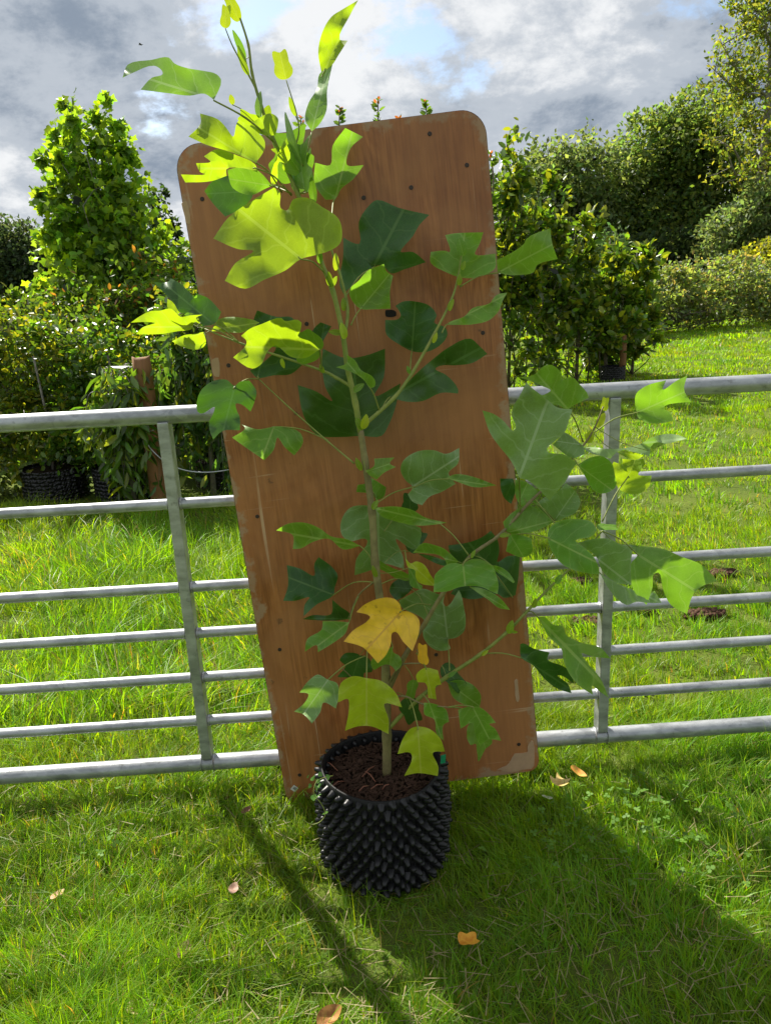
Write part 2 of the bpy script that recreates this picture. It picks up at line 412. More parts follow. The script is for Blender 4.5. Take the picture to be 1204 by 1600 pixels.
for bx in (GX0, GX1):
    mb = MB(); mb.tube([(bx, gateY(bx) - gateY(0), 0.05), (bx, gateY(bx) - gateY(0), 1.19)], 0.027, 16); mb.build('end_stile', GALV, gate)
for bx in (-0.585, 0.642):
    for z, r in RAILS[1:]:
        for s in (-1, 1):
            mb = MB(); c = np.array([bx + s * 0.0175, gateY(bx) - gateY(0) - 0.001, z])
            ring = [c, c + np.array([s * 0.004, 0, 0])]
            mb.tube(ring, [r * 1.16, r * 1.03], 16, False); mb.build('weld', GALV, gate)

# ------------------------------------------------------------------ leaning board
BW, BH, BT = 0.765, 1.83, 0.019
TILT = math.radians(4.2); LEAN = math.atan(0.050)
root_b = np.array([-0.338, 1.935, -0.004])
bu = np.array([1, 0.02, 0.0]); bu = norm(bu)
bn0 = np.array([-bu[1], bu[0], 0])                                  # away from camera
bup0 = norm(np.array([0, 0, 1.0]) * math.cos(LEAN) + bn0 * math.sin(LEAN))
bn = norm(np.cross(bup0, bu)); bn = bn if bn[1] > 0 else -bn
BU = bu * math.cos(TILT) + bup0 * math.sin(TILT)
BUP = -bu * math.sin(TILT) + bup0 * math.cos(TILT)
board = bpy.data.objects.new('plywood_board', None)
def rounded(w, h, radii, n=7):
    pts = []
    for cx, cy, r, a0 in ((w - radii[0], radii[0], radii[0], -90), (w - radii[1], h - radii[1], radii[1], 0), (radii[2], h - radii[2], radii[2], 90), (radii[3], radii[3], radii[3], 180)):
        for k in range(n + 1):
            a = math.radians(a0 + 90 * k / n); pts.append((cx + r * math.cos(a), cy + r * math.sin(a)))
    return pts
import bmesh
bm = bmesh.new()
pts = rounded(BW, BH, (0.035, 0.062, 0.062, 0.03))
vs = [bm.verts.new((x, 0, z)) for x, z in pts]; f = bm.faces.new(vs)
r_ = bmesh.ops.extrude_face_region(bm, geom=[f])
for v in [g for g in r_['geom'] if isinstance(g, bmesh.types.BMVert)]: v.co.y += BT
bm.normal_update(); bmesh.ops.recalc_face_normals(bm, faces=bm.faces)
bmesh.ops.bevel(bm, geom=[e for e in bm.edges if len(e.link_faces) == 2 and e.calc_face_angle(0) > 0.9], offset=0.0025, segments=2, affect='EDGES')
me = bpy.data.meshes.new('plywood_board'); bm.to_mesh(me); bm.free()
board = obj('plywood_board', me, BOARD)
MB4 = Matrix.Identity(4)
for i in range(3):
    MB4[i][0] = BU[i]; MB4[i][1] = bn[i]; MB4[i][2] = BUP[i]; MB4[i][3] = root_b[i]
board.matrix_world = MB4
tag(board, 'tall scuffed brown plywood table top with rounded corners leaning on the gate', 'board')
MBI = np.linalg.inv(np.array(MB4))
def onboard(px, py):
    w = ray(px, py); t = ((root_b - CAMP) @ bn) / (w @ bn); P = CAMP + w * t
    return MBI[:3, :3] @ P + MBI[:3, 3]
edge_pts = [(x, BT / 2, z) for x, z in rounded(BW + 0.0016, BH + 0.0016, (0.035, 0.062, 0.062, 0.03), 10)]
mb = MB(); n_ = len(edge_pts)
for k in range(n_):
    a = np.array(edge_pts[k]); b = np.array(edge_pts[(k + 1) % n_]); o_ = np.array([-0.0008, 0, -0.0008]); hy = np.array([0, 0.0058, 0])
    mb.add([a + o_ - hy, b + o_ - hy, b + o_ + hy, a + o_ + hy], [(0, 1, 2, 3)])
mb.build('edge_band', EDGE, board)
sm = MB(); sm.tube([(0, 0.001, 0), (0, -0.0012, 0)], [0.0060, 0.0052], 12)
sm.box((0, -0.0014, 0), (0.0045, 0, 0), (0, 0.0004, 0), (0, 0, 0.0009)); sm.box((0, -0.00145, 0), (0.0009, 0, 0), (0, 0.0004, 0), (0, 0, 0.0045))
screw_me = mesh('screw', sm.V, sm.F, smooth=False); screw_me.materials.append(SCREW)
for px, py in [(642, 293), (729, 258), (316, 311), (402, 807), (479, 506), (437, 1015), (468, 1211), (681, 1023), (810, 1163), (735, 1154), (754, 520), (357, 571), (671, 209), (568, 309)]:
    q = onboard(px, py); s = obj('screw', screw_me, None, board, (q[0], 0, q[2])); s.rotation_euler = (0, random.random() * 3, 0)
q = onboard(460, 1232); mb = MB(); a = 0.0125
mb.add([(-a, -0.0008, 0), (0, -0.0008, -a), (a, -0.0008, 0), (0, -0.0008, a)], [(0, 1, 2, 3)])
lab = mb.build('sticker', WHITEP, board, (q[0], 0, q[2]), False); lab['label'] = 'small white diamond-shaped sticker with dark printed lines'
mb = MB()
for k in range(5):
    c = -0.004 + 0.002 * k
    mb.box((c * 0.7 + 0.001, -0.0013, -c * 0.7 + 0.001), (0.0028, 0, 0.0028), (0, 0.0002, 0), (0.0003, 0, -0.0003))
mb.build('printed_line', INK, lab, smooth=False)
def patch(name, mat, outline, y=-0.0011):
    P = [onboard(*p) for p in outline]; c = np.mean(P, 0)
    cr = catmull(P + [P[0]], 3)[:-1]
    V = [(p[0] - c[0] + random.uniform(-.0012, .0012), y, p[2] - c[2] + random.uniform(-.0012, .0012)) for p in cr]
    k = len(V); V2 = [(v[0] * 1.02, 0.0, v[2] * 1.02) for v in V]
    F = [tuple(range(k))] + [(i, (i + 1) % k, k + (i + 1) % k, k + i) for i in range(k)]
    mb = MB(); mb.add(V + V2, F); return mb.build(name, mat, board, (c[0], 0, c[2]), False)
o = patch('bare_wood_chip', BAREWOOD, [(776, 1202), (790, 1196), (800, 1184), (804, 1178), (822, 1176), (824, 1166), (832, 1158), (833, 1196), (815, 1203), (795, 1206)]); o['label'] = 'pale chipped bare wood at the lower corner'
patch('bare_wood_chip', BAREWOOD, [(803, 1064), (808, 1063), (811, 1092), (806, 1094)], -0.0006)
patch('bare_wood_chip', BAREWOOD, [(331, 562), (341, 560), (344, 585), (334, 587)], -0.0006)
patch('bare_wood_chip', BAREWOOD, [(284, 318), (292, 316), (298, 345), (291, 347)], -0.0006)
patch('dark_slot', DARKHOLE, [(602, 485), (616, 485), (618, 494), (603, 495)], -0.0009)

# ------------------------------------------------------------------ air-pruning pot
PC = np.array([-0.045, 1.705, 0.0]); PR, PH = 0.153, 0.278
pot = empty('plant_pot', PC); tag(pot, 'black air-pruning plant pot covered in knobbly cones, standing on the grass', 'plant pot')
mb = MB(); seg = 72
prof = [(PR - 0.012, 0.004), (PR - 0.002, 0.0), (PR, 0.01), (PR + .005, .1), (PR + .005, .18), (PR + 0.002, PH - 0.02), (PR + 0.003, PH), (PR - 0.001, PH + 0.002), (PR - 0.004, PH - 0.004), (PR - 0.006, 0.15)]
V = []; F = []
for i, (r, z) in enumerate(prof):
    for k in range(seg):
        a = 2 * math.pi * k / seg; w = 1 + 0.008 * math.sin(3 * a + 1) * (z / PH)
        V.append((r * w * math.cos(a), r * w * math.sin(a), z + (0.006 * math.sin(2 * a + .5) if z > 0.2 else 0)))
for i in range(len(prof) - 1):
    for k in range(seg): F.append((i * seg + k, i * seg + (k + 1) % seg, (i + 1) * seg + (k + 1) % seg, (i + 1) * seg + k))
mb.add(V, F); mb.build('wall', PLASTIC_DULL, pot)
# cone: rounded tip and open end, along +X
cv = []; cf = []; prof_c = [(0.0, 0.0118), (0.006, 0.0098), (0.012, 0.0074), (0.0185, 0.0056), (0.0212, 0.0030)]
nseg = 7
for x, r in prof_c:
    for k in range(nseg):
        a = 2 * math.pi * k / nseg; cv.append((x, r * math.cos(a), r * math.sin(a)))
for i in range(len(prof_c) - 1):
    for k in range(nseg): cf.append((i * nseg + k, i * nseg + (k + 1) % nseg, (i + 1) * nseg + (k + 1) % nseg, (i + 1) * nseg + k))
cf.append(tuple(range(4 * nseg, 5 * nseg)))
cone = mesh('cone', cv, cf); cone.materials.append(PLASTIC)
rows, per = 13, 36; spots = []
for r in range(rows):
    z = 0.012 + (PH - 0.026) * r / (rows - 1)
    for k in range(per):
        a = 2 * math.pi * (k + 0.5 * (r % 2)) / per
        spots.append((math.sin(a + math.pi / 2 - 0.0) if False else -math.sin(a), a, z))
camang = math.atan2(-PC[1], -PC[0])
def facing(s): return math.cos(s[1] - camang)
spots.sort(key=lambda s: -facing(s))
rest = MB()
for i, (_, a, z) in enumerate(spots):
    pr_ = PR + .005 * math.sin(math.pi * z / PH) + random.uniform(-.002, .002); loc = np.array([pr_ * math.cos(a), pr_ * math.sin(a), z + random.uniform(-.0025, .0025)])
    tilt = random.uniform(-.22, .26) + .1 * math.sin(3 * a); yaw = a + random.uniform(-.2, .2)
    if i < 298:
        c = obj('cone', cone, None, pot, loc); c.rotation_euler = (0, tilt, yaw); c.scale = (random.uniform(.8, 1.15), random.uniform(.9, 1.1), random.uniform(.9, 1.1))
    else:
        ca, sa = math.cos(yaw), math.sin(yaw)
        rest.add([(loc[0] + ca * v[0] - sa * v[1], loc[1] + sa * v[0] + ca * v[1], loc[2] + v[2]) for v in cv], cf)
tag(rest.build('rear_cones', PLASTIC, pot), kind='stuff')
inn = MB()
for r in range(2):
    for k in range(30):
        a = 2 * math.pi * (k + .5 * r) / 30; b_ = np.array([(PR - .004) * math.cos(a), (PR - .004) * math.sin(a), PH - 0.02 - 0.024 * r])
        inn.tube([b_, b_ - np.array([math.cos(a), math.sin(a), 0.3]) * 0.012], [0.009, 0.003], 6)
tag(inn.build('inner_cones', PLASTIC, pot), kind='stuff')
# compost with bark chips
SZ = PH - 0.048
V = [(0, 0, SZ + 0.012)]; F = []
for i in range(1, 11):
    for k in range(40):
        a = 2 * math.pi * k / 40; r = (PR - 0.005) * i / 10
        V.append((r * math.cos(a), r * math.sin(a), SZ + 0.012 * (1 - (i / 10) ** 2) + 0.006 * math.sin(13 * a + i) * math.cos(3.1 * i + a * 5) + random.uniform(-.002, .002)))
for k in range(40): F.append((0, 1 + k, 1 + (k + 1) % 40))
for i in range(9):
    for k in range(40): F.append((1 + i * 40 + k, 1 + (i + 1) * 40 + k, 1 + (i + 1) * 40 + (k + 1) % 40, 1 + i * 40 + (k + 1) % 40))
mb = MB(); mb.add(V, F); mb.build('compost', SOIL, pot)
mb = MB()
for _ in range(1100):
    r = (PR - 0.012) * math.sqrt(random.random()); a = random.random() * 6.283
    c = np.array([r * math.cos(a), r * math.sin(a), SZ + 0.010 + random.uniform(0, .008)])
    d = norm(rng.normal(size=3) * (1, 1, .35)); e = norm(np.cross(d, rng.normal(size=3))); g = np.cross(d, e)
    l = random.uniform(.003, .013)
    mb.box(c, d * l, e * l * random.uniform(.2, .5), g * random.uniform(.0008, .002))
tag(mb.build('bark_mulch', BARKCHIP, pot, smooth=False), kind='stuff')
mb = MB()
for s in range(7):
    a = math.radians(200 + random.uniform(-30, 80)); r0 = random.uniform(.04, .12)
    p0 = np.array([r0 * math.cos(a), r0 * math.sin(a), SZ + .022]); p1 = p0 + np.array([random.uniform(-.05, .05), random.uniform(-.04, .04), random.uniform(0, .012)])
    mb.tube([p0, (p0 + p1) / 2 + (0, 0, .006), p1], .0016, 5)
tag(mb.build('twig_debris', simple('reddish_twig', (0.23, 0.09, 0.05), .7), pot), kind='stuff')
q = atY(692, 1186, 1.60) - PC
mb = MB(); mb.box(q, (0.006, .002, 0), (0, .0015, 0), (0.001, 0, .011)); gt = mb.build('clip', GREENP, pot, smooth=False); gt['label'] = 'small green plastic clip on the pot rim'

# ------------------------------------------------------------------ tulip tree sapling
TREE = empty('tulip_tree_sapling', (PC[0], PC[1], SZ)); TB = np.array([PC[0], PC[1], SZ])
tag(TREE, 'young tulip tree with lobed green leaves growing from the black pot', 'sapling')
HALF = [(0.0, 0.0), (-0.035, 0.10), (-0.03, 0.24), (0.05, 0.40), (0.19, 0.51), (0.33, 0.555), (0.405, 0.55), (0.455, 0.46), (0.50, 0.37), (0.56, 0.325), (0.65, 0.335), (0.80, 0.385), (0.93, 0.43), (1.03, 0.455), (1.045, 0.425), (1.0, 0.31), (0.955, 0.16), (0.93, 0.0)]
YOUNG = [(0.0, 0.0), (0.02, 0.14), (0.12, 0.26), (0.28, 0.31), (0.45, 0.27), (0.55, 0.24), (0.68, 0.25), (0.85, 0.25), (0.98, 0.22), (1.0, 0.15), (0.95, 0.06), (0.93, 0.0)]
OVAL = [(0.0, 0.0), (0.06, 0.14), (0.2, 0.26), (0.4, 0.31), (0.6, 0.28), (0.8, 0.18), (0.93, 0.07), (0.97, 0.0)]
def leaf_grid(half, sub, rows):
    c = catmull([np.array(p) for p in half], sub); n = len(c); U = []; 
    for i, p in enumerate(c):
        tm = 0.93 * (i / (n - 1)) ** 0.9
        tm = min(tm, max(0.0, 0.93 * i / (n - 1)))
        for k in range(rows + 1):
            q = k / rows; U.append((tm + (p[0] - tm) * q, p[1] * q))
    return np.array(U), n
GRIDS = {'t': leaf_grid(HALF, 3, 5), 'u': leaf_grid(YOUNG, 3, 4), 'o': leaf_grid(OVAL, 3, 3)}
ROWS = {'t': 5, 'u': 4, 'o': 3}
def make_leaf(bx, by, tx, ty, Y, dy=0.0, roll=0.0, w=1.0, fold=12, bend=0.3, mat='g', pet=None, shape='t', name='leaf', tw=0.0):
    B = atY(bx, by, Y); T = atY(tx, ty, Y + dy)
    ch = T - B; Lc = np.linalg.norm(ch); ex = ch / Lc
    v = norm(CAMP - B); n0 = norm(v - ex * (v @ ex)); s0 = np.cross(n0, ex)
    r = math.radians(roll); nn = n0 * math.cos(r) + s0 * math.sin(r); ss = np.cross(nn, ex)
    U, n = GRIDS[shape]; rows = ROWS[shape]
    Ls = Lc / 0.93
    lr = np.random.default_rng(int(abs(bx * 7919 + by * 104729 + tx * 31)) % 2 ** 31)
    ph = lr.uniform(0, 6.28, 6)
    asym = 1 + lr.uniform(-.07, .07, 2)
    VV = []; UV = []
    for side in (1, -1):
        t = U[:, 0]; s = U[:, 1] * w * (asym[0] if side > 0 else asym[1])
        t = t + 0.018 * np.sin(9 * U[:, 1] + 5 * t + ph[0] + side) * (U[:, 1] / 0.5)
        z = s * math.tan(math.radians(fold)) * (0.6 + 0.4 * np.cos(2.2 * t + ph[1] * .3))
        edge = (U[:, 1] / 0.45)
        z = z + 0.020 * np.sin(8 * t + ph[2 + (side > 0)]) * edge ** 2 + 0.012 * np.sin(17 * t + 6 * U[:, 1] + ph[4]) * edge ** 2
        z = z - 0.05 * lr.uniform(0, 1.4) * np.clip(edge, 0, 1.3) ** 3
        z = z + 0.10 * lr.uniform(-.6, 1.0) * np.clip(t - 0.55, 0, 1) ** 2 * edge * 3
        VV.append(np.stack([t, s * side, z], 1)); UV.append(np.stack([U[:, 0], U[:, 1] * side], 1))
    VV = np.concatenate(VV); UV = np.concatenate(UV)
    t, s, z = VV.T
    k = bend if abs(bend) > 1e-3 else 1e-3
    a = k * t; px_ = np.sin(a) / k; pz_ = -(1 - np.cos(a)) / k
    X = px_ + z * np.sin(a); Z = pz_ + z * np.cos(a)
    ce = k * 0.93; cx = math.sin(ce) / k; cz = -(1 - math.cos(ce)) / k; th = math.atan2(cz, cx); cl = math.hypot(cx, cz)
    X2 = X * math.cos(-th) - Z * math.sin(-th); Z2 = X * math.sin(-th) + Z * math.cos(-th)
    sc = Lc / cl; X2 *= sc; Z2 *= sc; S2 = s * Ls
    if tw:
        aa = tw * X2 / Lc; S3 = S2 * np.cos(aa) - Z2 * np.sin(aa); Z2 = S2 * np.sin(aa) + Z2 * np.cos(aa); S2 = S3
    W = X2[:, None] * ex + S2[:, None] * ss + Z2[:, None] * nn
    F = []; m = len(U)
    for side, off in ((1, 0), (-1, m)):
        for i in range(n - 1):
            for q in range(rows):
                a0 = off + i * (rows + 1) + q; b0 = a0 + rows + 1
                f = (a0, b0, b0 + 1, a0 + 1); F.append(f if side < 0 else f[::-1])
    # weld the midrib and the degenerate ends
    key = {}; remap = []; NV = []; NU = []
    for i, p in enumerate(W):
        kk = tuple(np.round(p, 6))
        if kk not in key: key[kk] = len(NV); NV.append(p); NU.append(UV[i])
        remap.append(key[kk])
    FF = []
    for f in F:
        g = []
        for i in f:
            j = remap[i]
            if j not in g: g.append(j)
        if len(g) >= 3: FF.append(tuple(g))
    o = obj(name, mesh(name, NV, FF, uv=np.array(NU)), LM[mat], TREE, B - TB)
    if pet is not None:
        P0 = atY(pet[0], pet[1], pet[2] if len(pet) > 2 else Y)
        d0 = P0 - B; mid = d0 * 0.5 + np.array([0, 0, 0.10]) * np.linalg.norm(d0) + ex * -0.0
        rr = 0.0016 if Lc > 0.08 else 0.001
        mb = MB(); mb.tube(catmull([ex * Ls * .03, np.zeros(3), mid, d0], 4), [rr * .8] * 4 + [rr] * 4 + [rr] * 4 + [rr * 1.5], 6)
        pm = mb.build('petiole', STEM_G, o)
    elif name == 'leaf': stalk(o, B, ex, Ls)
    return o
STEMP = []
def stalk(o, B, ex, L0):
    Q = np.array(STEMP); d = np.linalg.norm(Q - B, axis=1) + np.maximum(0, (Q - B) @ ex) * 3; P0 = Q[np.argmin(d)]; d0 = P0 - B
    if not .006 < np.linalg.norm(d0) < .2: return
    rr = .0014 if L0 > .08 else .0009; mid = d0 * .5 + np.array([0, 0, -.06]) * np.linalg.norm(d0)
    mb = MB(); mb.tube(catmull([ex * L0 * .04, np.zeros(3), mid, d0], 4), [rr * .8] * 4 + [rr] * 4 + [rr] * 4 + [rr * 1.5], 6); mb.build('petiole', STEM_G, o)
def stemtube(name, pts, r0, r1, mat):
    P = catmull([atY(*p) - TB for p in pts], 5); n = len(P); STEMP.extend([p + TB for p in P])
    rad = [r0 + (r1 - r0) * i / (n - 1) for i in range(n)]
    for i in range(5, n - 3, 5): rad[i] *= 1.18
    mb = MB(); mb.tube(P, rad, 10); return mb.build(name, mat, TREE)
stemtube('trunk', [(604, 1212, 1.705), (604, 1150, 1.705), (603, 1060, 1.71), (596, 960, 1.715), (586, 880, 1.72), (581, 800, 1.725), (570, 720, 1.73), (563, 672, 1.73)], 0.0120, 0.0070, STEM_B)
stemtube('leader', [(563, 675, 1.73), (555, 630, 1.73), (543, 575, 1.73), (535, 520, 1.73), (520, 455, 1.73), (500, 405, 1.73), (480, 340, 1.735), (465, 303, 1.735), (428, 220, 1.735), (408, 165, 1.735), (394, 115, 1.735), (388, 70, 1.735), (375, 28, 1.735)], 0.0070, 0.0020, STEM_G)
BR = dict(
 left=[(549, 604, 1.73), (525, 590, 1.735), (503, 579, 1.74), (435, 556, 1.76), (375, 536, 1.78), (320, 514, 1.80)],
 up=[(538, 525, 1.73), (543, 482, 1.745), (530, 425, 1.76), (517, 385, 1.77), (519, 340, 1.78)],
 right1=[(564, 668, 1.73), (614, 623, 1.75), (644, 582, 1.77), (678, 522, 1.79), (704, 470, 1.81), (715, 433, 1.82), (722, 385, 1.82)],
 right2=[(604, 1085, 1.71), (632, 1025, 1.70), (663, 975, 1.69), (690, 930, 1.685), (734, 870, 1.67), (780, 836, 1.68), (825, 787, 1.69), (868, 745, 1.71), (905, 703, 1.74), (925, 675, 1.75), (942, 635, 1.76)],
 right3=[(605, 1140, 1.705), (650, 1095, 1.70), (697, 1058, 1.69), (749, 1023, 1.68), (790, 989, 1.675), (823, 955, 1.68), (858, 918, 1.70), (890, 888, 1.72), (940, 830, 1.75)],
 low1=[(603, 1120, 1.705), (560, 1070, 1.67), (535, 1045, 1.65)],
 low2=[(606, 1090, 1.705), (632, 1088, 1.66), (660, 1100, 1.62), (700, 1105, 1.60)],
 low3=[(604, 1075, 1.71), (625, 1040, 1.68), (660, 1035, 1.65), (650, 1015, 1.64)],
 low4=[(590, 905, 1.72), (560, 930, 1.77), (545, 965, 1.80)],
 mid=[(553, 724, 1.73), (510, 688, 1.77), (450, 635, 1.80), (404, 592, 1.83)],
 top1=[(428, 222, 1.735), (385, 185, 1.66), (334, 157, 1.585)],
 top2=[(440, 250, 1.735), (462, 225, 1.735), (466, 190, 1.735), (447, 125, 1.735)],
 top3=[(470, 290, 1.735), (478, 250, 1.735), (487, 207, 1.74)],
 top4=[(405, 150, 1.735), (390, 120, 1.735), (365, 75, 1.735), (352, 44, 1.735)],
)
RAD = dict(left=(.0042, .0016), up=(.0040, .0016), right1=(.0050, .0015), right2=(.0066, .0016), right3=(.0062, .0018), low1=(.003, .0013), low2=(.003, .0013), low3=(.0028, .0012), low4=(.0026, .0012), mid=(.0022, .0013), top1=(.0022, .0015), top2=(.0022, .001), top3=(.002, .0014), top4=(.002, .001))
for k, p in BR.items(): stemtube('branch', p, *RAD[k], STEM_B if k in ('right2',) or k.startswith('low') else STEM_G)

# leaf outlines, each given in the frame it was measured in: (x0, y0, pixels per unit)
FR = {'c1': (170, 0, 2.6756), 'c2': (170, 280, 2.6756), 'c3': (480, 160, 2.6756), 'c4': (420, 440, 2.6756), 'c5': (700, 540, 2.6756), 'c6': (420, 780, 2.6756),
      'z1': (270, 120, 4.816), 'z2': (190, 420, 4.816), 'z4': (600, 820, 4.816), 'z5': (740, 560, 6.02), 'z6': (880, 580, 4.816), 'z7': (760, 740, 3.168)}
def leaf_loop(pts, k=4):
    """closed smooth outline that keeps the pointed lobe tips pointed"""
    P = [np.array(q, float) for q in pts]; n = len(P); outl = []
    ar = sum(P[i][0] * P[(i + 1) % n][1] - P[(i + 1) % n][0] * P[i][1] for i in range(n))
    tin, tout = [], []
    for i in range(n):
        a = P[i] - P[i - 1]; b = P[(i + 1) % n] - P[i]; la, lb = np.linalg.norm(a), np.linalg.norm(b)
        turn = math.atan2(a[0] * b[1] - a[1] * b[0], a @ b) * (1 if ar > 0 else -1)
        if turn > math.radians(62): tin.append(a * .85); tout.append(b * .85)
        else:
            t = (a / la + b / lb) * .5; tin.append(t * la); tout.append(t * lb)
    for i in range(n):
        p, q, m0, m1 = P[i], P[(i + 1) % n], tout[i], tin[(i + 1) % n]
        for j in range(k):
            t = j / k; outl.append((2 * t ** 3 - 3 * t * t + 1) * p + (t ** 3 - 2 * t * t + t) * m0 + (-2 * t ** 3 + 3 * t * t) * q + (t ** 3 - t * t) * m1)
    return outl
def make_shaped(fr, pts, base, tip, Y, mat, dy=0.0, roll=0.0, fold=10, bend=.12, pet=None, wave=1.0, name='leaf'):
    x0, y0, s = FR[fr]; tp = lambda p: (x0 + p[0] / s, y0 + p[1] / s)
    B = atY(*tp(base), Y); T = atY(*tp(tip), Y + dy); ch = T - B; Lc = np.linalg.norm(ch); ex = ch / Lc
    v = norm(CAMP - B); n0 = norm(v - ex * (v @ ex)); s0 = np.cross(n0, ex)
    r = math.radians(roll); nn = n0 * math.cos(r) + s0 * math.sin(r); ss = np.cross(nn, ex)
    loop = []
    for p in leaf_loop(pts):
        w = ray(*tp(p)); P = CAMP + w * (((B - CAMP) @ nn) / (w @ nn)) - B
        loop.append((P @ ex, P @ ss))
    loop = np.array(loop); n = len(loop); sz = max(np.ptp(loop[:, 0]), np.ptp(loop[:, 1])); st = sz / 11
    inner = []
    ux = np.arange(loop[:, 0].min(), loop[:, 0].max(), st); vy = np.arange(-st * 14, st * 14, st)
    nxt = np.roll(loop, -1, 0)
    def inside(q):
        c = ((loop[:, 1] > q[1]) != (nxt[:, 1] > q[1])); xi = (nxt[:, 0] - loop[:, 0]) * (q[1] - loop[:, 1]) / (nxt[:, 1] - loop[:, 1] + 1e-12) + loop[:, 0]
        return (np.sum(c & (q[0] < xi)) % 2) == 1
    for a in ux:
        for b in vy:
            q = np.array([a, b])
            if inside(q) and np.min(np.sum((loop - q) ** 2, 1)) > (st * .45) ** 2: inner.append(q)
    co = [Vector((float(a), float(b))) for a, b in list(loop) + inner]
    res = delaunay_2d_cdt(co, [(i, (i + 1) % n) for i in range(n)], [], 1, 1e-7)
    P2 = np.array([(q.x, q.y) for q in res[0]]); F = [tuple(f) for f in res[2]]
    wave = wave * 1.35
    lr = np.random.default_rng(int(abs(base[0] * 7919 + base[1] * 104729 + tip[0] * 31)) % 2 ** 31); ph = lr.uniform(0, 6.28, 8)
    u = P2[:, 0] / sz; w_ = P2[:, 1] / sz
    dist = np.array([np.sqrt(np.min(np.sum((loop - q) ** 2, 1))) for q in P2]) / sz
    ed = np.exp(-dist / .09)
    Z = np.abs(w_) * math.tan(math.radians(fold)) - bend * u * np.abs(u)
    Z = Z + wave * (.034 * np.sin(7 * u + ph[0]) * ed * np.sign(w_) + .030 * np.sin(9 * w_ + 5 * u + ph[1]) * ed + .022 * np.sin(16 * u + 11 * w_ + ph[2]) * ed + .030 * np.sin(4 * u + 6 * w_ + ph[3]))
    # soft quilting between the side veins
    Z = Z + .011 * wave * np.cos(2 * math.pi * 5.2 * (u - np.abs(w_) * .62)) * (1 - .6 * ed)
    W = P2[:, 0:1] * ex + P2[:, 1:2] * ss
    rd = W + B - CAMP; rd = rd / np.linalg.norm(rd, axis=1, keepdims=True); W = W + rd * (Z * sz / np.minimum(rd @ nn, -.35))[:, None]
    o = obj(name, mesh(name, W, F, uv=np.stack([u, w_, dist], 1)), LM[mat], TREE, B - TB)
    if pet is not None:
        P0 = atY(pet[0], pet[1], pet[2]); d0 = P0 - B; mid = d0 * .5 + np.array([0, 0, .08]) * np.linalg.norm(d0)
        rr = .0016 if sz > .08 else .0011; mb = MB(); mb.tube(catmull([ex * Lc * .05 + nn * .0005, np.zeros(3), mid, d0], 4), [rr * .8] * 4 + [rr] * 4 + [rr] * 4 + [rr * 1.5], 6)
        mb.build('petiole', STEM_G, o)
    else: stalk(o, B, ex, sz)
    return o
S = make_shaped
# crown of the leader
S('c1', [(440,418),(470,335),(450,310),(390,295),(330,285),(275,265),(250,240),(180,250),(80,270),(58,325),(100,305),(190,275),(222,295),(225,310),(180,325),(133,375),(250,390),(340,400),(400,392)], (440,415), (70,300), 1.585, 'b', -.03, -28, 8, .10)
S('c1', [(848,550),(820,500),(835,430),(870,370),(880,310),(935,268),(912,380),(910,460),(880,520)], (848,550), (915,280), 1.74, 'b', 0, 35, 12, .0)
S('c1', [(888,300),(875,220),(890,140),(930,70),(975,40),(1042,0),(1010,60),(965,165),(998,170),(960,230),(930,275)], (900,300), (1030,10), 1.735, 'y', 0, 38, 14, .0, (503,120,1.74))
S('z1', [(625,648),(690,545),(690,480),(630,410),(500,322),(480,350),(455,450),(400,380),(340,320),(205,275),(210,350),(118,450),(250,510),(400,555),(500,590)], (622,645), (165,365), 1.60, 'y', .02, -10, 6, .1, (440,300,1.735))
S('z1', [(640,720),(620,660),(480,590),(330,545),(235,598),(285,640),(175,650),(205,715),(245,733),(62,735),(95,795),(290,785),(405,745),(405,695),(540,690)], (630,690), (150,690), 1.61, 'y', .02, 20, 6, .1, (455,305,1.735))
S('z1', [(745,820),(680,740),(610,690),(500,680),(410,700),(450,835),(590,890),(690,845)], (745,820), (430,770), 1.66, 'g', .02, 15, 8, .1, (455,303,1.735))
S('z1', [(610,850),(415,745),(300,785),(238,860),(300,950),(395,1052),(480,1010),(590,920)], (610,860), (270,880), 1.86, 'd', 0, -5, 6, .1, (450,300,1.74))
S('z1', [(575,365),(650,310),(735,275),(790,310),(790,370),(770,440),(690,440),(600,400)], (735,450), (650,300), 1.70, 'y', 0, 10, 10, .1, (440,245,1.735))
S('z1', [(840,475),(885,605),(850,655),(800,640),(780,800),(745,815),(735,760),(775,620)], (850,650), (745,800), 1.70, 'y', 0, 20, 10, .1, (448,240,1.735))
S('c1', [(947,830),(905,835),(860,770),(862,680),(925,690),(935,610),(988,535),(1062,572),(1010,620),(995,690),(1065,690),(1020,750),(970,790)], (947,830), (1010,580), 1.95, 'g', .0, -8, 10, .0, (518,345,1.78))
S('c2', [(800,335),(740,380),(650,420),(570,458),(485,425),(530,350),(605,300),(540,292),(437,248),(500,160),(590,95),(690,35),(715,55),(718,120),(745,130),(770,85),(830,78),(890,115),(960,165),(975,230),(965,270),(920,300),(860,318)], (805,335), (560,140), 1.64, 'y', .03, -8, 6, .1, (506,425,1.73))
S('c3', [(275,690),(240,715),(195,760),(150,800),(135,760),(150,640),(150,565),(200,590),(218,590),(215,500),(250,440),(290,408),(380,440),(510,470),(470,510),(440,560),(390,625),(440,625),(495,668),(400,700),(350,715),(310,680)], (275,690), (400,450), 1.89, 'd', .02, 6, 6, .1, (536,470,1.75))
S('c3', [(220,862),(178,810),(178,780),(215,745),(250,705),(320,675),(330,705),(358,725),(345,790),(348,862),(280,865)], (225,860), (345,715), 1.76, 'g', 0, -15, 20, .1, (548,508,1.74))
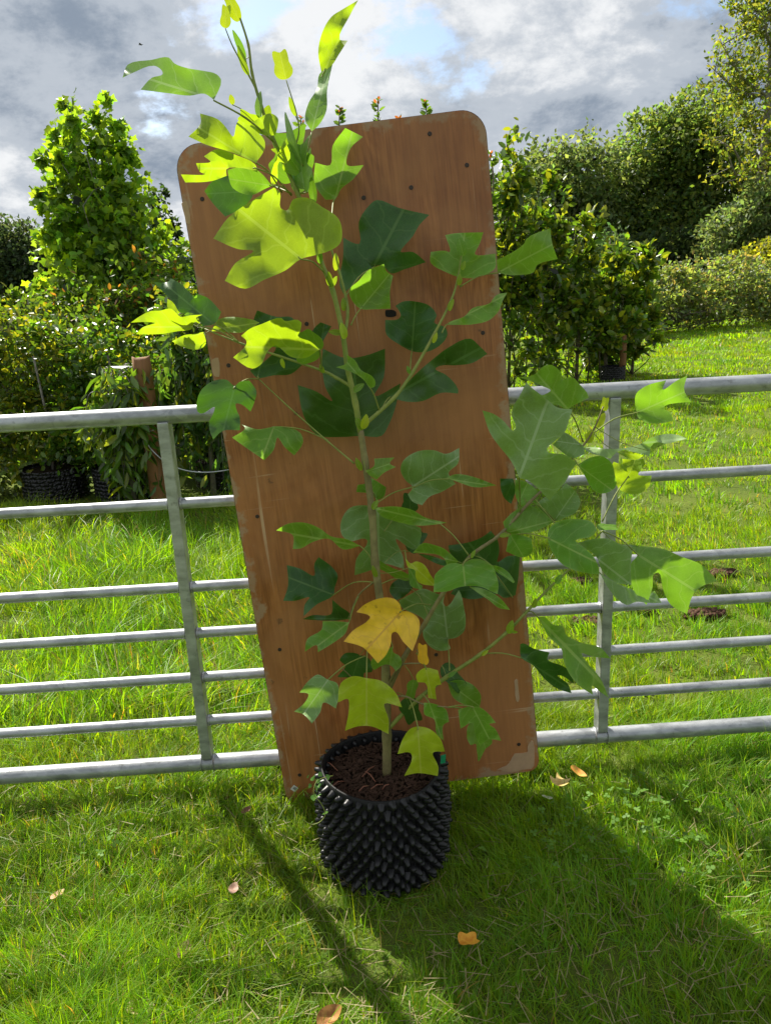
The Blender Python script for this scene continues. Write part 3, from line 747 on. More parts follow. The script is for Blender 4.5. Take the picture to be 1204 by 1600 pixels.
S('c3', [(632,730),(580,710),(515,670),(515,625),(575,620),(595,625),(575,555),(610,548),(735,543),(720,590),(700,635),(785,632),(785,690),(740,722),(680,735)], (632,730), (655,560), 1.84, 'g', .01, 5, 8, .1, (715,440,1.82))
S('c3', [(795,710),(790,660),(850,630),(905,590),(915,570),(1015,525),(1020,580),(1045,655),(960,680),(945,710),(880,722),(840,722)], (795,712), (1030,590), 1.84, 'g', .0, -22, 10, .1, (718,448,1.82))
S('c3', [(575,930),(600,915),(655,895),(690,860),(760,840),(790,805),(835,795),(815,830),(800,870),(760,910),(690,928),(640,930)], (580,930), (820,810), 1.80, 'g', 0, 38, 8, .1, (690,520,1.79))
S('c3', [(437,1040),(380,1010),(330,970),(325,910),(380,905),(390,890),(368,850),(400,832),(450,832),(510,850),(540,890),(530,920),(575,940),(585,970),(560,1010),(510,1040),(470,1045)], (437,1040), (450,840), 1.88, 'd', 0, 6, 6, .1, (640,590,1.77))
S('c4', [(505,480),(560,440),(620,380),(690,320),(750,275),(840,238),(880,270),(912,302),(850,340),(780,350),(715,352),(695,365),(740,390),(790,450),(790,468),(720,465),(640,500),(560,500)], (507,482), (870,285), 1.79, 'd', .03, -25, 6, .1, (596,640,1.74))
S('c4', [(380,645),(300,650),(200,640),(145,560),(120,432),(200,460),(265,500),(235,440),(222,340),(225,280),(320,320),(400,310),(485,280),(480,400),(440,480),(550,425),(530,520),(500,600),(470,645)], (380,648), (350,310), 1.90, 'd', .0, 0, 5, .08, (564,690,1.73))
S('c4', [(420,445),(395,410),(350,380),(280,358),(325,340),(325,305),(360,330),(385,370),(430,395),(445,420),(440,440)], (425,447), (315,325), 1.70, 'g', 0, 25, 12, .1, (592,640,1.74))
S('c2', [(620,830),(590,800),(640,770),(700,700),(605,600),(620,548),(700,575),(765,578),(800,640),(800,700),(815,770),(760,815),(690,820)], (622,830), (680,570), 1.89, 'd', 0, -6, 6, .1, (404,592,1.83))
S('c2', [(880,705),(830,680),(860,620),(885,598),(930,615),(905,660)], (885,705), (900,605), 1.82, 'd', 0, 15, 8, .1, (503,580,1.74))
S('c2', [(880,712),(820,748),(760,742),(695,695),(660,725),(640,770),(600,792),(520,745),(575,690),(575,675),(553,655),(590,625),(640,605),(720,580),(735,592),(790,588),(806,600),(800,635),(790,655),(845,680)], (880,712), (545,700), 1.66, 'y', .02, 15, 10, .1, (503,579,1.74))
S('c2', [(430,635),(445,605),(460,585),(600,587),(630,600),(560,640),(500,640)], (430,630), (625,600), 1.80, 'y', 0, 25, 8, .0)
S('z2', [(610,345),(520,350),(440,360),(410,330),(370,300),(290,315),(220,318),(150,350),(70,405),(180,400),(255,408),(160,440),(112,492),(300,490),(420,470),(530,450),(550,400),(600,420),(560,370)], (600,435), (85,440), 1.76, 'y', 0, 30, 8, .1, (372,534,1.78))
S('z2', [(690,418),(610,430),(560,350),(520,330),(440,330),(400,270),(340,200),(240,100),(350,97),(370,72),(440,110),(510,175),(560,225),(575,190),(650,220),(750,325),(720,390)], (690,415), (290,85), 1.80, 'd', .02, -25, 10, .1, (372,534,1.78))
S('z2', [(615,475),(540,490),(470,500),(380,545),(440,580),(520,605),(600,600),(635,560)], (620,480), (380,547), 1.77, 'y', 0, 20, 8, .1)
S('z2', [(345,225),(400,260),(440,310),(430,345),(350,300)], (430,345), (350,228), 1.84, 'y', 0, 15, 8, .1)
S('z2', [(850,880),(790,835),(700,840),(620,890),(580,950),(570,1070),(600,1090),(700,1040),(690,1090),(660,1150),(665,1220),(690,1285),(760,1220),(890,1215),(890,1120),(865,1060),(860,1015),(900,1020),(970,1075),(1000,1000),(1015,920),(960,840),(890,850)], (850,890), (760,1240), 1.74, 'd', -.03, -10, -8, .14, (404,592,1.83))
S('c2', [(690,1035),(620,1045),(555,1025),(570,1040),(515,1080),(570,1120),(650,1175),(690,1130),(705,1080),(735,1120),(775,1155),(812,1100),(800,1060),(740,1035)], (690,1035), (650,1140), 1.80, 'g', -.03, -12, -6, .1, (512,688,1.77))
# middle
S('c4', [(405,790),(440,770),(440,740),(525,735),(505,760),(530,775),(480,800),(450,828),(420,810)], (405,795), (525,755), 1.71, 'g', 0, 15, 10, .1, (566,712,1.73))
S('c4', [(450,915),(430,890),(365,880),(370,850),(410,840),(420,815),(460,840),(490,860),(480,900)], (450,912), (410,830), 1.79, 'g', 0, 10, 8, .1, (582,800,1.725))
S('c4', [(600,860),(580,890),(600,920),(640,935),(670,900),(720,880),(780,845),(760,820),(750,800),(790,760),(795,695),(740,720),(690,705),(620,710),(560,750),(550,790),(570,830)], (595,860), (780,740), 1.76, 'b', .02, -10, 8, .1, (581,792,1.725))
S('c4', [(740,820),(780,805),(850,815),(950,852),(860,860),(790,838)], (745,825), (945,855), 1.75, 'g', 0, 30, 8, .1, (645,762,1.74))
S('c4', [(745,1008),(700,1015),(620,1020),(520,1000),(470,980),(442,945),(530,940),(600,955),(650,985)], (710,1010), (445,948), 1.69, 'g', 0, 35, 8, .1, (732,868,1.67))
S('c4', [(450,945),(400,935),(340,945),(302,1000),(305,1060),(340,1085),(400,1075),(412,1085),(365,1160),(358,1228),(440,1200),(470,1180),(565,1202),(560,1150),(530,1075),(600,1120),(640,1110),(635,1030),(560,1000),(490,975)], (455,955), (460,1190), 1.84, 'b', 0, 4, 5, .08, (583,770,1.73))
S('c4', [(380,1105),(310,1120),(250,1075),(180,1090),(135,1115),(100,1118),(100,1060),(30,1040),(80,1012),(150,1008),(210,1030),(260,1065),(330,1078)], (380,1105), (40,1045), 1.72, 'g', 0, 30, 6, .0, (585,880,1.72))
S('c6', [(270,400),(200,440),(145,490),(150,440),(170,410),(110,425),(60,425),(80,360),(75,275),(130,290),(190,320),(190,270),(208,242),(260,280),(288,320),(275,370)], (270,400), (90,330), 1.88, 'd', 0, -6, 6, .1, (588,910,1.72))
S('c6', [(345,500),(270,508),(140,502),(180,485),(260,480),(265,420),(300,450),(340,480)], (340,500), (150,498), 1.87, 'd', 0, 30, 6, .1, (545,965,1.80))
S('c6', [(335,515),(320,560),(270,600),(205,640),(200,610),(150,638),(160,585),(220,545),(225,510),(280,510)], (335,515), (180,630), 1.76, 'g', 0, -15, 10, .1, (560,932,1.77))
S('c6', [(555,465),(585,470),(625,500),(630,540),(600,635),(560,595),(530,555),(515,560),(510,600),(490,650),(455,686),(415,640),(390,618),(312,595),(350,550),(420,500),(422,490),(365,472),(400,440),(470,413),(520,415),(548,440)], (555,466), (415,620), 1.60, 'Y', -.02, 6, 5, .08, (672,945,1.69))
S('z4', [(160,255),(200,290),(240,275),(300,300),(350,380),(378,425),(370,460),(260,435),(235,390),(230,340),(180,320)], (165,260), (360,440), 1.67, 'l', 0, -15, 12, .1, (632,860,1.72))
S('z4', [(180,320),(230,340),(250,430),(290,460),(280,490),(200,460),(185,390)], (185,325), (270,480), 1.70, 'g', 0, 20, 10, .1)
S('z4', [(590,295),(640,265),(700,255),(770,280),(820,320),(845,390),(858,450),(852,522),(800,500),(740,470),(640,460),(560,470),(480,500),(370,508),(375,440),(380,380),(440,320),(480,295),(550,290)], (592,300), (610,465), 1.62, 'g', -.08, 0, -12, .12, (734,872,1.67))
S('z4', [(560,280),(520,240),(450,180),(370,150),(290,138),(215,210),(320,215),(400,225),(455,260),(470,300),(520,295)], (560,280), (225,195), 1.66, 'g', 0, 25, 8, .1)
S('z4', [(540,290),(440,262),(350,232),(250,215),(330,262),(430,305),(480,310)], (540,290), (260,220), 1.70, 'd', 0, 20, 6, .1)
S('z4', [(800,300),(880,320),(940,365),(983,430),(970,440),(900,390),(840,350)], (800,300), (980,435), 1.64, 'g', 0, 35, 8, .1, (740,868,1.67))
S('z4', [(640,465),(720,475),(800,505),(880,560),(945,640),(860,625),(790,570),(700,510)], (645,466), (940,638), 1.66, 'g', 0, 35, 8, .1, (735,900,1.65))
S('z4', [(1020,235),(930,235),(850,280),(865,200),(850,110),(800,45),(740,90),(640,130),(480,155),(490,200),(550,300),(580,360),(500,520),(560,540),(650,560),(760,545),(850,520),(900,550),(985,530),(1005,420),(1015,300)], (960,540), (640,140), 1.91, 'd', 0, 0, 5, .06, (735,880,1.68))
S('z4', [(180,370),(215,480),(150,540),(90,570),(40,500),(60,440),(120,400)], (200,480), (50,470), 1.90, 'd', 0, 5, 6, .1, (670,965,1.69))
S('z4', [(480,865),(500,930),(470,945),(380,940),(300,860),(290,800),(300,720),(250,680),(130,620),(110,570),(200,520),(290,480),(400,520),(455,530),(445,590),(465,615),(500,590),(530,540),(560,490),(580,530),(600,630),(612,700),(600,800),(540,850)], (478,862), (440,560), 1.83, 'b', 0, -4, 6, .08, (702,1048,1.69))
S('c6', [(430,670),(428,700),(440,715),(490,690),(515,700),(530,720),(555,690),(545,655),(520,640),(515,615),(480,640)], (518,618), (500,715), 1.68, 'g', 0, 0, 8, .1, (604,985,1.71))
S('c6', [(247,755),(205,733),(165,760),(128,808),(165,815),(150,850),(105,888),(145,900),(180,938),(215,890),(228,850),(280,875),(292,820),(285,770)], (247,755), (140,905), 1.60, 'b', -.02, -10, 10, .12, (570,1025,1.66))
S('c6', [(408,748),(350,740),(300,770),(288,850),(330,835),(335,870),(318,968),(370,950),(430,950),(500,982),(500,920),(482,855),(556,870),(530,810),(470,760)], (408,750), (408,955), 1.58, 'l', 0, 5, 6, .1, (574,1010,1.68))
S('c6', [(622,950),(590,960),(560,1000),(537,1065),(590,1060),(598,1080),(565,1157),(620,1145),(705,1157),(708,1120),(685,1060),(735,1055),(715,1000),(670,960)], (622,952), (635,1150), 1.56, 'l', 0, 0, 6, .08, (640,1092,1.65))
S('c6', [(648,850),(690,855),(740,880),(752,930),(728,945),(730,1010),(700,980),(690,920),(650,900)], (670,852), (722,1005), 1.60, 'g', 0, 20, 10, .1, (660,1085,1.63))
S('c6', [(845,865),(790,880),(800,960),(850,935),(860,980),(880,1030),(920,1005),(970,1010),(945,960),(920,940),(948,935),(920,900),(885,872)], (850,868), (925,1012), 1.62, 'g', 0, -6, 8, .12, (700,1105,1.60))
S('c6', [(650,705),(615,735),(620,765),(655,770),(665,830),(700,838),(698,780),(720,775),(705,715)], (655,705), (682,836), 1.63, 'l', 0, 10, 8, .1, (650,1020,1.64))
S('c6', [(745,765),(790,755),(850,775),(885,820),(880,870),(820,860),(770,830)], (748,768), (880,865), 1.72, 'g', 0, -12, 8, .1, (697,1058,1.69))
# right-hand branches
S('z5', [(880,478),(800,440),(740,430),(590,350),(660,340),(720,300),(640,260),(560,220),(425,178),(560,155),(660,70),(720,60),(790,100),(825,150),(825,200),(880,180),(930,180),(990,240),(1060,320),(1080,370),(1000,410),(940,440)], (880,475), (570,120), 1.66, 'g', -.03, -10, 16, .1, (910,690,1.735))
S('z5', [(425,1120),(400,1060),(330,940),(240,830),(150,700),(80,490),(180,520),(280,590),(340,660),(370,680),(395,640),(355,540),(370,450),(420,370),(490,225),(560,290),(680,380),(780,460),(925,480),(900,560),(860,680),(760,780),(690,840),(690,880),(760,895),(850,905),(970,985),(920,1050),(860,1160),(780,1250),(710,1340),(600,1220),(510,1150)], (425,1120), (700,370), 1.57, 'b', 0, -2, 4, .06, (812,800,1.685))
S('z5', [(960,770),(900,720),(850,695),(740,810),(840,890),(920,940),(1040,900),(1030,830)], (1000,810), (790,780), 1.74, 'b', 0, -10, 10, .1, (905,703,1.74))
S('z6', [(548,310),(535,240),(545,170),(620,110),(770,68),(745,140),(850,70),(930,32),(905,140),(958,232),(850,240),(765,260),(755,280),(800,310),(825,372),(740,390),(640,390),(560,350)], (550,312), (925,150), 1.82, 'g', 0, -6, 14, .1, (920,682,1.75))
S('z6', [(155,580),(200,570),(330,585),(480,575),(560,555),(640,510),(720,480),(820,473),(890,490),(925,508),(840,530),(770,545),(700,535),(660,560),(645,640),(600,625),(520,605),(460,590),(400,610),(350,660),(270,635),(190,610)], (160,585), (920,507), 1.78, 'b', 0, 35, 6, .1, (905,703,1.74))
S('z6', [(390,600),(480,600),(600,635),(550,665),(470,650)], (395,602), (590,645), 1.79, 'y', 0, 15, 8, .1)
S('z6', [(650,565),(700,535),(775,545),(700,580),(650,625)], (655,600), (770,545), 1.79, 'y', 0, 15, 8, .1)
S('z6', [(105,705),(200,650),(290,640),(360,690),(385,780),(395,860),(350,905),(270,920),(210,880),(160,790)], (108,708), (370,900), 1.70, 'g', 0, -15, 10, .12, (893,715,1.73))
S('z6', [(440,700),(400,690),(375,680),(360,720),(375,800),(420,890),(500,925),(570,920),(640,870),(662,785),(590,785),(560,780),(610,700),(612,655),(560,665),(440,660)], (480,800), (540,660), 1.80, 'y', 0, 8, 8, .1, (940,815,1.75))
S('z5', [(245,1130),(370,1130),(390,1240),(350,1370),(290,1320),(255,1240)], (370,1140), (290,1330), 1.84, 'd', 0, 15, 8, .1, (823,790,1.69))
S('z5', [(400,1130),(460,1125),(500,1170),(500,1240),(440,1290),(410,1250)], (405,1140), (480,1270), 1.74, 'y', 0, 10, 8, .1)
S('z7', [(80,240),(130,190),(190,160),(250,170),(300,210),(330,240),(250,280),(150,300),(100,290)], (110,290), (320,235), 1.68, 'g', 0, 12, 10, .1, (790,828,1.68))
S('z7', [(140,30),(190,40),(250,90),(250,150),(180,170),(145,120)], (150,160), (200,50), 1.72, 'g', 0, 12, 10, .1)
S('z7', [(340,235),(270,190),(240,150),(300,110),(350,90),(390,45),(440,90),(462,140),(440,190),(380,220)], (335,232), (440,80), 1.72, 'b', 0, -18, 16, .1, (830,785,1.69))
S('z7', [(300,315),(310,270),(360,235),(450,225),(520,240),(545,280),(520,310),(440,330),(520,400),(555,470),(555,500),(480,490),(390,460),(330,400)], (300,318), (545,440), 1.60, 'g', 0, 15, -10, .1, (792,838,1.68))
S('z7', [(440,345),(520,325),(600,322),(660,350),(720,380),(712,450),(715,550),(640,540),(570,480),(540,410)], (450,345), (700,540), 1.64, 'b', 0, 10, 8, .1)
S('z7', [(745,400),(720,385),(700,365),(780,360),(880,375),(960,410),(1060,450),(1140,530),(1060,560),(1020,600),(990,695),(910,650),(870,570),(850,490),(825,500),(820,560),(790,650),(740,600),(710,530),(710,450)], (745,400), (1080,610), 1.78, 'g', -.03, 12, -10, .14, (940,830,1.75))
S('z7', [(660,350),(720,352),(770,365),(750,395),(720,385)], (665,352), (765,372), 1.80, 'b', 0, 12, 8, .1)
S('z7', [(560,495),(640,540),(720,575),(790,600),(830,580),(865,640),(800,640),(740,635),(690,650),(610,580)], (565,497), (860,640), 1.74, 'b', 0, 25, 8, .1)
S('z7', [(110,300),(150,300),(220,320),(222,390),(180,415),(95,385)], (115,302), (180,410), 1.66, 'g', 0, 0, 10, .1, (785,832,1.68))
S('z7', [(250,710),(285,710),(330,750),(375,755),(395,800),(480,840),(560,860),(612,915),(520,905),(470,890),(500,940),(560,1010),(603,1110),(560,1080),(520,1050),(525,1095),(470,1060),(420,1010),(380,930),(370,870),(310,810)], (252,712), (590,1060), 1.62, 'g', 0, 18, 8, .12, (825,955,1.68))
S('z7', [(165,845),(180,840),(230,865),(310,885),(300,920),(370,950),(420,985),(430,1040),(370,1000),(350,1000),(400,1040),(420,1088),(340,1060),(280,1010),(230,950),(170,910)], (180,915), (420,1070), 1.64, 'd', 0, -18, 8, .12, (750,1022,1.68))
# small leaves and buds
LEAVES = [
 dict(a=(374, 33, 350, -22), Y=1.735, w=.62, roll=20, mat='l', shape='u'),
 dict(a=(352, 44, 354, 10), Y=1.73, w=.9, mat='l', shape='u', roll=20),
 dict(a=(390, 118, 372, 72), Y=1.73, w=.5, mat='y', shape='o', roll=40, fold=30),
 dict(a=(384, 92, 364, 48), Y=1.74, w=.35, mat='g', shape='o', fold=30),
 dict(a=(447, 124, 437, 82), Y=1.735, w=1.15, mat='l', shape='u', fold=25),
 dict(a=(364, 164, 360, 148), Y=1.735, w=.9, mat='l', shape='o', pet=(395, 188, 1.735)),
 dict(a=(462, 182, 452, 152), Y=1.735, w=.5, mat='y', shape='o', fold=35),
 dict(a=(408, 186, 407, 144), Y=1.73, roll=40, w=.6, mat='b', shape='o', fold=40),
 dict(a=(408, 196, 376, 180), Y=1.735, roll=20, w=1.0, mat='y', shape='u'),
 dict(a=(414, 188, 420, 165), Y=1.74, roll=20, w=1.0, mat='y', shape='o'),
 dict(a=(472, 258, 446, 178), Y=1.715, roll=68, w=.6, mat='b', shape='o', fold=10, bend=.3),
 dict(a=(458, 282, 448, 208), Y=1.75, roll=20, w=.95, mat='g', pet=(468, 303, 1.735)),
 dict(a=(468, 268, 440, 228), Y=1.73, roll=-20, w=.8, mat='y'),
 dict(a=(476, 298, 470, 226), Y=1.73, roll=50, w=.7, mat='b', fold=20),
 dict(a=(488, 296, 482, 236), Y=1.75, roll=56, w=.6, mat='g', shape='u'),
 dict(a=(492, 318, 486, 278), Y=1.73, roll=30, w=.6, mat='g', shape='o', fold=30),
 dict(a=(499, 548, 440, 522), Y=1.73, roll=30, w=.8, mat='g', bend=.3, pet=(503, 579, 1.74)),
 dict(a=(640, 800, 640, 772), Y=1.87, roll=0, w=1.3, mat='d', shape='u', pet=(600, 830, 1.73)),
 dict(a=(640, 862, 660, 832), Y=1.86, roll=10, w=1.0, mat='d', shape='u', pet=(600, 880, 1.73)),
 dict(a=(640, 905, 590, 880), Y=1.76, roll=60, w=.7, mat='g', shape='u', pet=(590, 915, 1.72)),
 dict(a=(562, 1024, 550, 1060), Y=1.80, roll=0, w=1.1, mat='d', pet=(596, 1000, 1.71)),
 dict(a=(740, 1125, 758, 1170), Y=1.68, roll=40, w=.8, mat='g', pet=(700, 1105, 1.60)),
 dict(a=(690, 1040, 720, 1074), Y=1.72, roll=20, w=.9, mat='d', shape='u', pet=(697, 1058, 1.69)),
 dict(a=(662, 1038, 660, 1008), Y=1.62, roll=30, w=.9, mat='Y', shape='u', pet=(664, 1045, 1.65)),
 dict(a=(634, 1090, 648, 1126), Y=1.70, roll=0, w=1.1, mat='d', shape='u', pet=(620, 1082, 1.69)),
 dict(a=(646, 1062, 640, 1090), Y=1.68, roll=20, w=.9, mat='g', shape='u', pet=(632, 1040, 1.68)),
 dict(a=(932, 824, 961, 824), Y=1.75, roll=50, w=.9, mat='g', shape='u'),
 dict(a=(943, 642, 946, 622), Y=1.76, roll=20, w=1.0, mat='l', shape='u'),
 dict(a=(932, 668, 944, 646), Y=1.76, roll=20, w=.8, mat='l', shape='o'),
 dict(a=(919, 692, 924, 672), Y=1.75, roll=20, w=1.0, mat='l', shape='o'),
 dict(a=(894, 716, 900, 698), Y=1.74, roll=20, w=1.0, mat='l', shape='o'),
]
for d in LEAVES:
    d = dict(d); a = d.pop('a'); make_leaf(*a, **d)
# stipules: the small paired bracts at the nodes
for bx, by, tx, ty, Y in [(524, 423, 524, 396, 1.755), (537, 486, 536, 466, 1.745), (517, 448, 513, 425, 1.725), (516, 450, 526, 432, 1.725), (500, 412, 500, 392, 1.72), (538, 530, 533, 505, 1.72), (535, 520, 514, 518, 1.73), (552, 612, 568, 600, 1.725), (566, 670, 572, 648, 1.72), (566, 672, 556, 652, 1.725), (565, 735, 556, 716, 1.72), (640, 584, 636, 572, 1.76), (676, 536, 682, 520, 1.78), (702, 486, 708, 468, 1.80), (716, 446, 718, 428, 1.81), (722, 422, 726, 408, 1.81), (724, 400, 716, 372, 1.81), (440, 560, 444, 575, 1.75), (506, 583, 500, 570, 1.735), (794, 990, 800, 970, 1.66), (796, 985, 808, 988, 1.66), (752, 1024, 762, 1016, 1.67), (700, 1058, 712, 1050, 1.68), (832, 950, 836, 935, 1.655), (868, 912, 876, 898, 1.65), (780, 838, 795, 836, 1.65), (736, 872, 742, 860, 1.66), (588, 902, 582, 884, 1.71), (600, 1030, 592, 1018, 1.70), (582, 796, 590, 782, 1.715)]:
    make_leaf(bx, by, tx, ty, Y, 0, random.uniform(-40, 40), random.uniform(.6, .95), 25, .6, random.choice(['g', 'y', 'y', 'l']), None, 'o', 'stipule')

# small weed creeping over the rim
weed = empty('creeping_weed', atY(500, 1235, 1.60)); WB = np.array(weed.location)
tag(weed, 'small green creeping weed trailing over the left rim of the pot', 'weed')
vine = [(520, 1212, 1.62), (503, 1216, 1.60), (494, 1222, 1.585), (490, 1240, 1.57), (502, 1256, 1.56), (508, 1272, 1.555), (500, 1284, 1.55), (486, 1288, 1.55), (472, 1280, 1.55)]
mb = MB(); mb.tube(catmull([atY(*p) - WB for p in vine], 4), 0.0010, 5); mb.build('stem', STEM_G, weed)
WLEAF = mat_dead('weed_leaf', (0.10, 0.24, 0.05), (0.19, 0.36, 0.08))
wm = MB(); wm.add([(0, 0, 0)] + [(0.008 * math.cos(a) * (1 + .15 * math.cos(3 * a)), 0.008 * math.sin(a) * (1 + .15 * math.cos(3 * a)), 0.001 * math.cos(2 * a)) for a in np.linspace(0, 2 * math.pi, 13)[:-1]], [(0, 1 + k, 1 + (k + 1) % 12) for k in range(12)])
wme = mesh('weed_leaf', wm.V, wm.F); wme.materials.append(WLEAF)
for px, py in [(482, 1212), (489, 1216), (497, 1220), (505, 1222), (512, 1214), (518, 1224), (478, 1238), (494, 1232), (499, 1228), (490, 1246), (497, 1244), (508, 1270), (486, 1286), (474, 1238), (500, 1210), (484, 1228)]:
    o = obj('leaf', wme, None, weed, atY(px, py, 1.57 + random.uniform(-.01, .02)) - WB)
    o.rotation_euler = (math.radians(55) + random.uniform(-.6, .6), random.uniform(-.6, .6), random.random() * 6); o.scale = (random.uniform(.6, 1.1),) * 3

# ------------------------------------------------------------------ grass
def vnoise(x, y, s, seed):
    r = np.random.default_rng(seed); tot = np.zeros_like(x)
    for k in range(7):
        an = r.uniform(0, 6.28); f = s * r.uniform(.6, 1.8); tot += np.sin(f * (x * math.cos(an) + y * math.sin(an)) + r.uniform(0, 6.28))
    return tot / 3.0
PATCHES = [(atZ(1000, 953)[:2], .06, .03), (atZ(1100, 958)[:2], .09, .035), (atZ(915, 972)[:2], .08, .045), (atZ(1128, 895)[:2], .08, .04), (atZ(905, 908)[:2], .06, .03)]
def blades(n, x0, x1, y0, y1, hmin, hmax, wid, segs, seed, lean=0.55, dry=0.10, cond=None):
    r = np.random.default_rng(seed)
    tn = max(1, n // 13); tid = r.integers(0, tn, n); tsp = 0.42 * math.sqrt((x1 - x0) * (y1 - y0) / tn)
    tx_ = r.uniform(x0, x1, tn); ty_ = r.uniform(y0, y1, tn); taz = r.uniform(0, 6.28, tn); th_ = r.uniform(.62, 1.38, tn); tcol = r.normal(0, .13, (tn, 1)); tln = r.uniform(.5, 1.5, tn)
    x = tx_[tid] + r.normal(0, tsp, n); y = ty_[tid] + r.normal(0, tsp, n)
    keep = r.random(n) < np.clip(0.85 + 0.3 * vnoise(x, y, 7.0, seed + 1), .5, 1)
    for c, rx, ry in PATCHES: keep &= ((x - c[0]) / rx) ** 2 + ((y - c[1]) / ry) ** 2 > r.uniform(.5, 1.2, n)
    keep &= (x - PC[0]) ** 2 + (y - PC[1]) ** 2 > (PR - .01) ** 2
    if cond is not None: keep &= cond(x, y)
    x = x[keep]; y = y[keep]; tid = tid[keep]; n = len(x)
    z = bumpy(x, y) * np.exp(-((x ** 2 + (y - 4) ** 2) / 14 ** 2)) - .014
    cl = vnoise(x, y, 5.0, seed + 2); cl2 = vnoise(x, y, 16.0, seed + 3)
    h = r.uniform(hmin, hmax, n) * (1 + .2 * cl + .15 * cl2) * th_[tid]; h = np.clip(h, hmin * .5, hmax * 1.6)
    az = 1.2 * vnoise(x, y, 3.0, seed + 4) + taz[tid] * .55 + r.normal(0, .65, n)
    ln = np.abs(r.normal(lean, .28, n)) * tln[tid]
    d = np.stack([np.cos(az), np.sin(az)], 1); sd = np.stack([-d[:, 1], d[:, 0]], 1)
    tw = r.uniform(-1, 1, n); sd = norm_rows(sd * np.cos(tw)[:, None] + d * np.sin(tw)[:, None])
    w = wid * r.uniform(.6, 1.3, n)
    rows = []
    for k in range(segs + 1):
        t = k / segs
        off = d * (h * ln * (t ** 1.7))[:, None]; zz_ = z + h * (t - .28 * np.minimum(ln, 1.6) * t * t)
        ww = w * (1 - t ** 1.6) * .5
        c = np.stack([x + off[:, 0], y + off[:, 1], zz_], 1)
        if k < segs:
            s3 = np.concatenate([sd * ww[:, None], np.zeros((n, 1))], 1); rows += [c - s3, c + s3]
        else: rows.append(c)
    per = len(rows); V = np.stack(rows, 1).reshape(-1, 3)
    F = []
    for k in range(segs - 1):
        a = 2 * k; F += [(a, a + 1, a + 3), (a, a + 3, a + 2)]
    a = 2 * (segs - 1); F.append((a, a + 1, a + 2))
    F = (np.array(F)[None] + (np.arange(n) * per)[:, None, None]).reshape(-1, 3)
    g = np.stack([r.uniform(.10, .175, n), r.uniform(.21, .32, n), r.uniform(.007, .016, n)], 1)
    yl = np.clip(.5 + .5 * vnoise(x, y, 3.0, seed + 6), 0, 1)[:, None]
    g = g * (1 - .35 * yl) + np.array([.26, .28, .010]) * .35 * yl
    g *= (1 + .12 * cl)[:, None] * (1 + tcol[tid])
    dr = r.random(n) < dry * (1 + 1.2 * np.clip(vnoise(x, y, 2.5, seed + 7), -.8, 2))
    g[dr] = np.stack([r.uniform(.20, .36, dr.sum()), r.uniform(.18, .30, dr.sum()), r.uniform(.06, .12, dr.sum())], 1)
    bl = r.random(n) < .10; g[bl] = g[bl] * .7 + np.array([.03, .06, .035])
    return V, F, np.repeat(g, per, 0)
def norm_rows(a): return a / np.linalg.norm(a, axis=1, keepdims=True)
zones = [
 blades(195000, -1.55, 1.55, 0.85, 2.35, .028, .066, .0033, 3, 21, .75, .06),
 blades(6000, -1.6, 1.6, 0.8, 2.35, .07, .11, .0036, 4, 22, 1.0, .08),
 blades(110000, -2.4, 3.0, 2.3, 4.6, .03, .075, .0048, 2, 31, .7, .06),
 blades(24000, -2.8, -0.3, 2.3, 5.4, .08, .17, .0055, 3, 32, .8, .09),
 blades(70000, -3, 5.2, 4.5, 9, .035, .075, .009, 2, 41, .6, .05, lambda x, y: (x > -1.2) | (y < 5.6)),
 blades(42000, 1, 9, 9, 16, .04, .075, .018, 2, 51, .6, .05),
 blades(32000, 4, 16, 16, 27, .05, .09, .035, 2, 61, .6, .04),
]
off = 0; VV = []; FF = []; CC = []
for v, f, c in zones:
    VV.append(v); FF.append(f + off); CC.append(c); off += len(v)
tag(obj('lawn_grass', mesh('lawn_grass', np.concatenate(VV), np.concatenate(FF), col=np.concatenate(CC)), GRASS),
    'green lawn grass of fine blades covering the ground', 'grass', kind='stuff')
# bare earth
mb = MB()
for c, rx, ry in PATCHES:
    for _ in range(260):
        a = random.random() * 6.283; r = math.sqrt(random.random())
        p = np.array([c[0] + rx * r * math.cos(a), c[1] + ry * r * math.sin(a), random.uniform(-.012, .004)])
        s = random.uniform(.003, .013); d = norm(rng.normal(size=3)); e = norm(np.cross(d, rng.normal(size=3))); g = np.cross(d, e)
        mb.box(p, d * s, e * s * .8, g * s * .6)
tag(mb.build('bare_earth', EARTH), 'reddish crumbs of bare earth in the grass behind the gate', 'earth', kind='stuff')
r = np.random.default_rng(9)

rc = np.random.default_rng(19); mb = MB()
for px, py, rad_, n_c in [(890, 1290, .09, 45), (1010, 1255, .10, 50), (1090, 1310, .08, 24), (150, 1330, .06, 10)]:
    c0 = atZ(px, py, .03)
    for _ in range(n_c):
        c = c0 + np.append(rc.normal(0, rad_, 2), rc.uniform(.0, .03)); a0 = rc.uniform(0, 6.28); tl = rc.normal(0, .3, 2)
        for q in range(3):
            a = a0 + q * 2.094; d = np.array([math.cos(a), math.sin(a), 0]); e = np.array([-d[1], d[0], 0]); l = rc.uniform(.007, .012)
            P = [c, c + d * l * .5 + e * l * .5, c + d * l * 1.05 + e * l * .3, c + d * l * 1.05 - e * l * .3, c + d * l * .5 - e * l * .5]
            P = [p + np.array([0, 0, (p - c)[0] * tl[0] + (p - c)[1] * tl[1]]) for p in P]; mb.add(P, [(0, 1, 2, 3, 4)])
tag(mb.build('clover', mat_dead('clover_leaf', (.07, .16, .012), (.11, .23, .02)), smooth=False), 'small patches of three-leaved clover in the lawn', 'clover', kind='stuff')
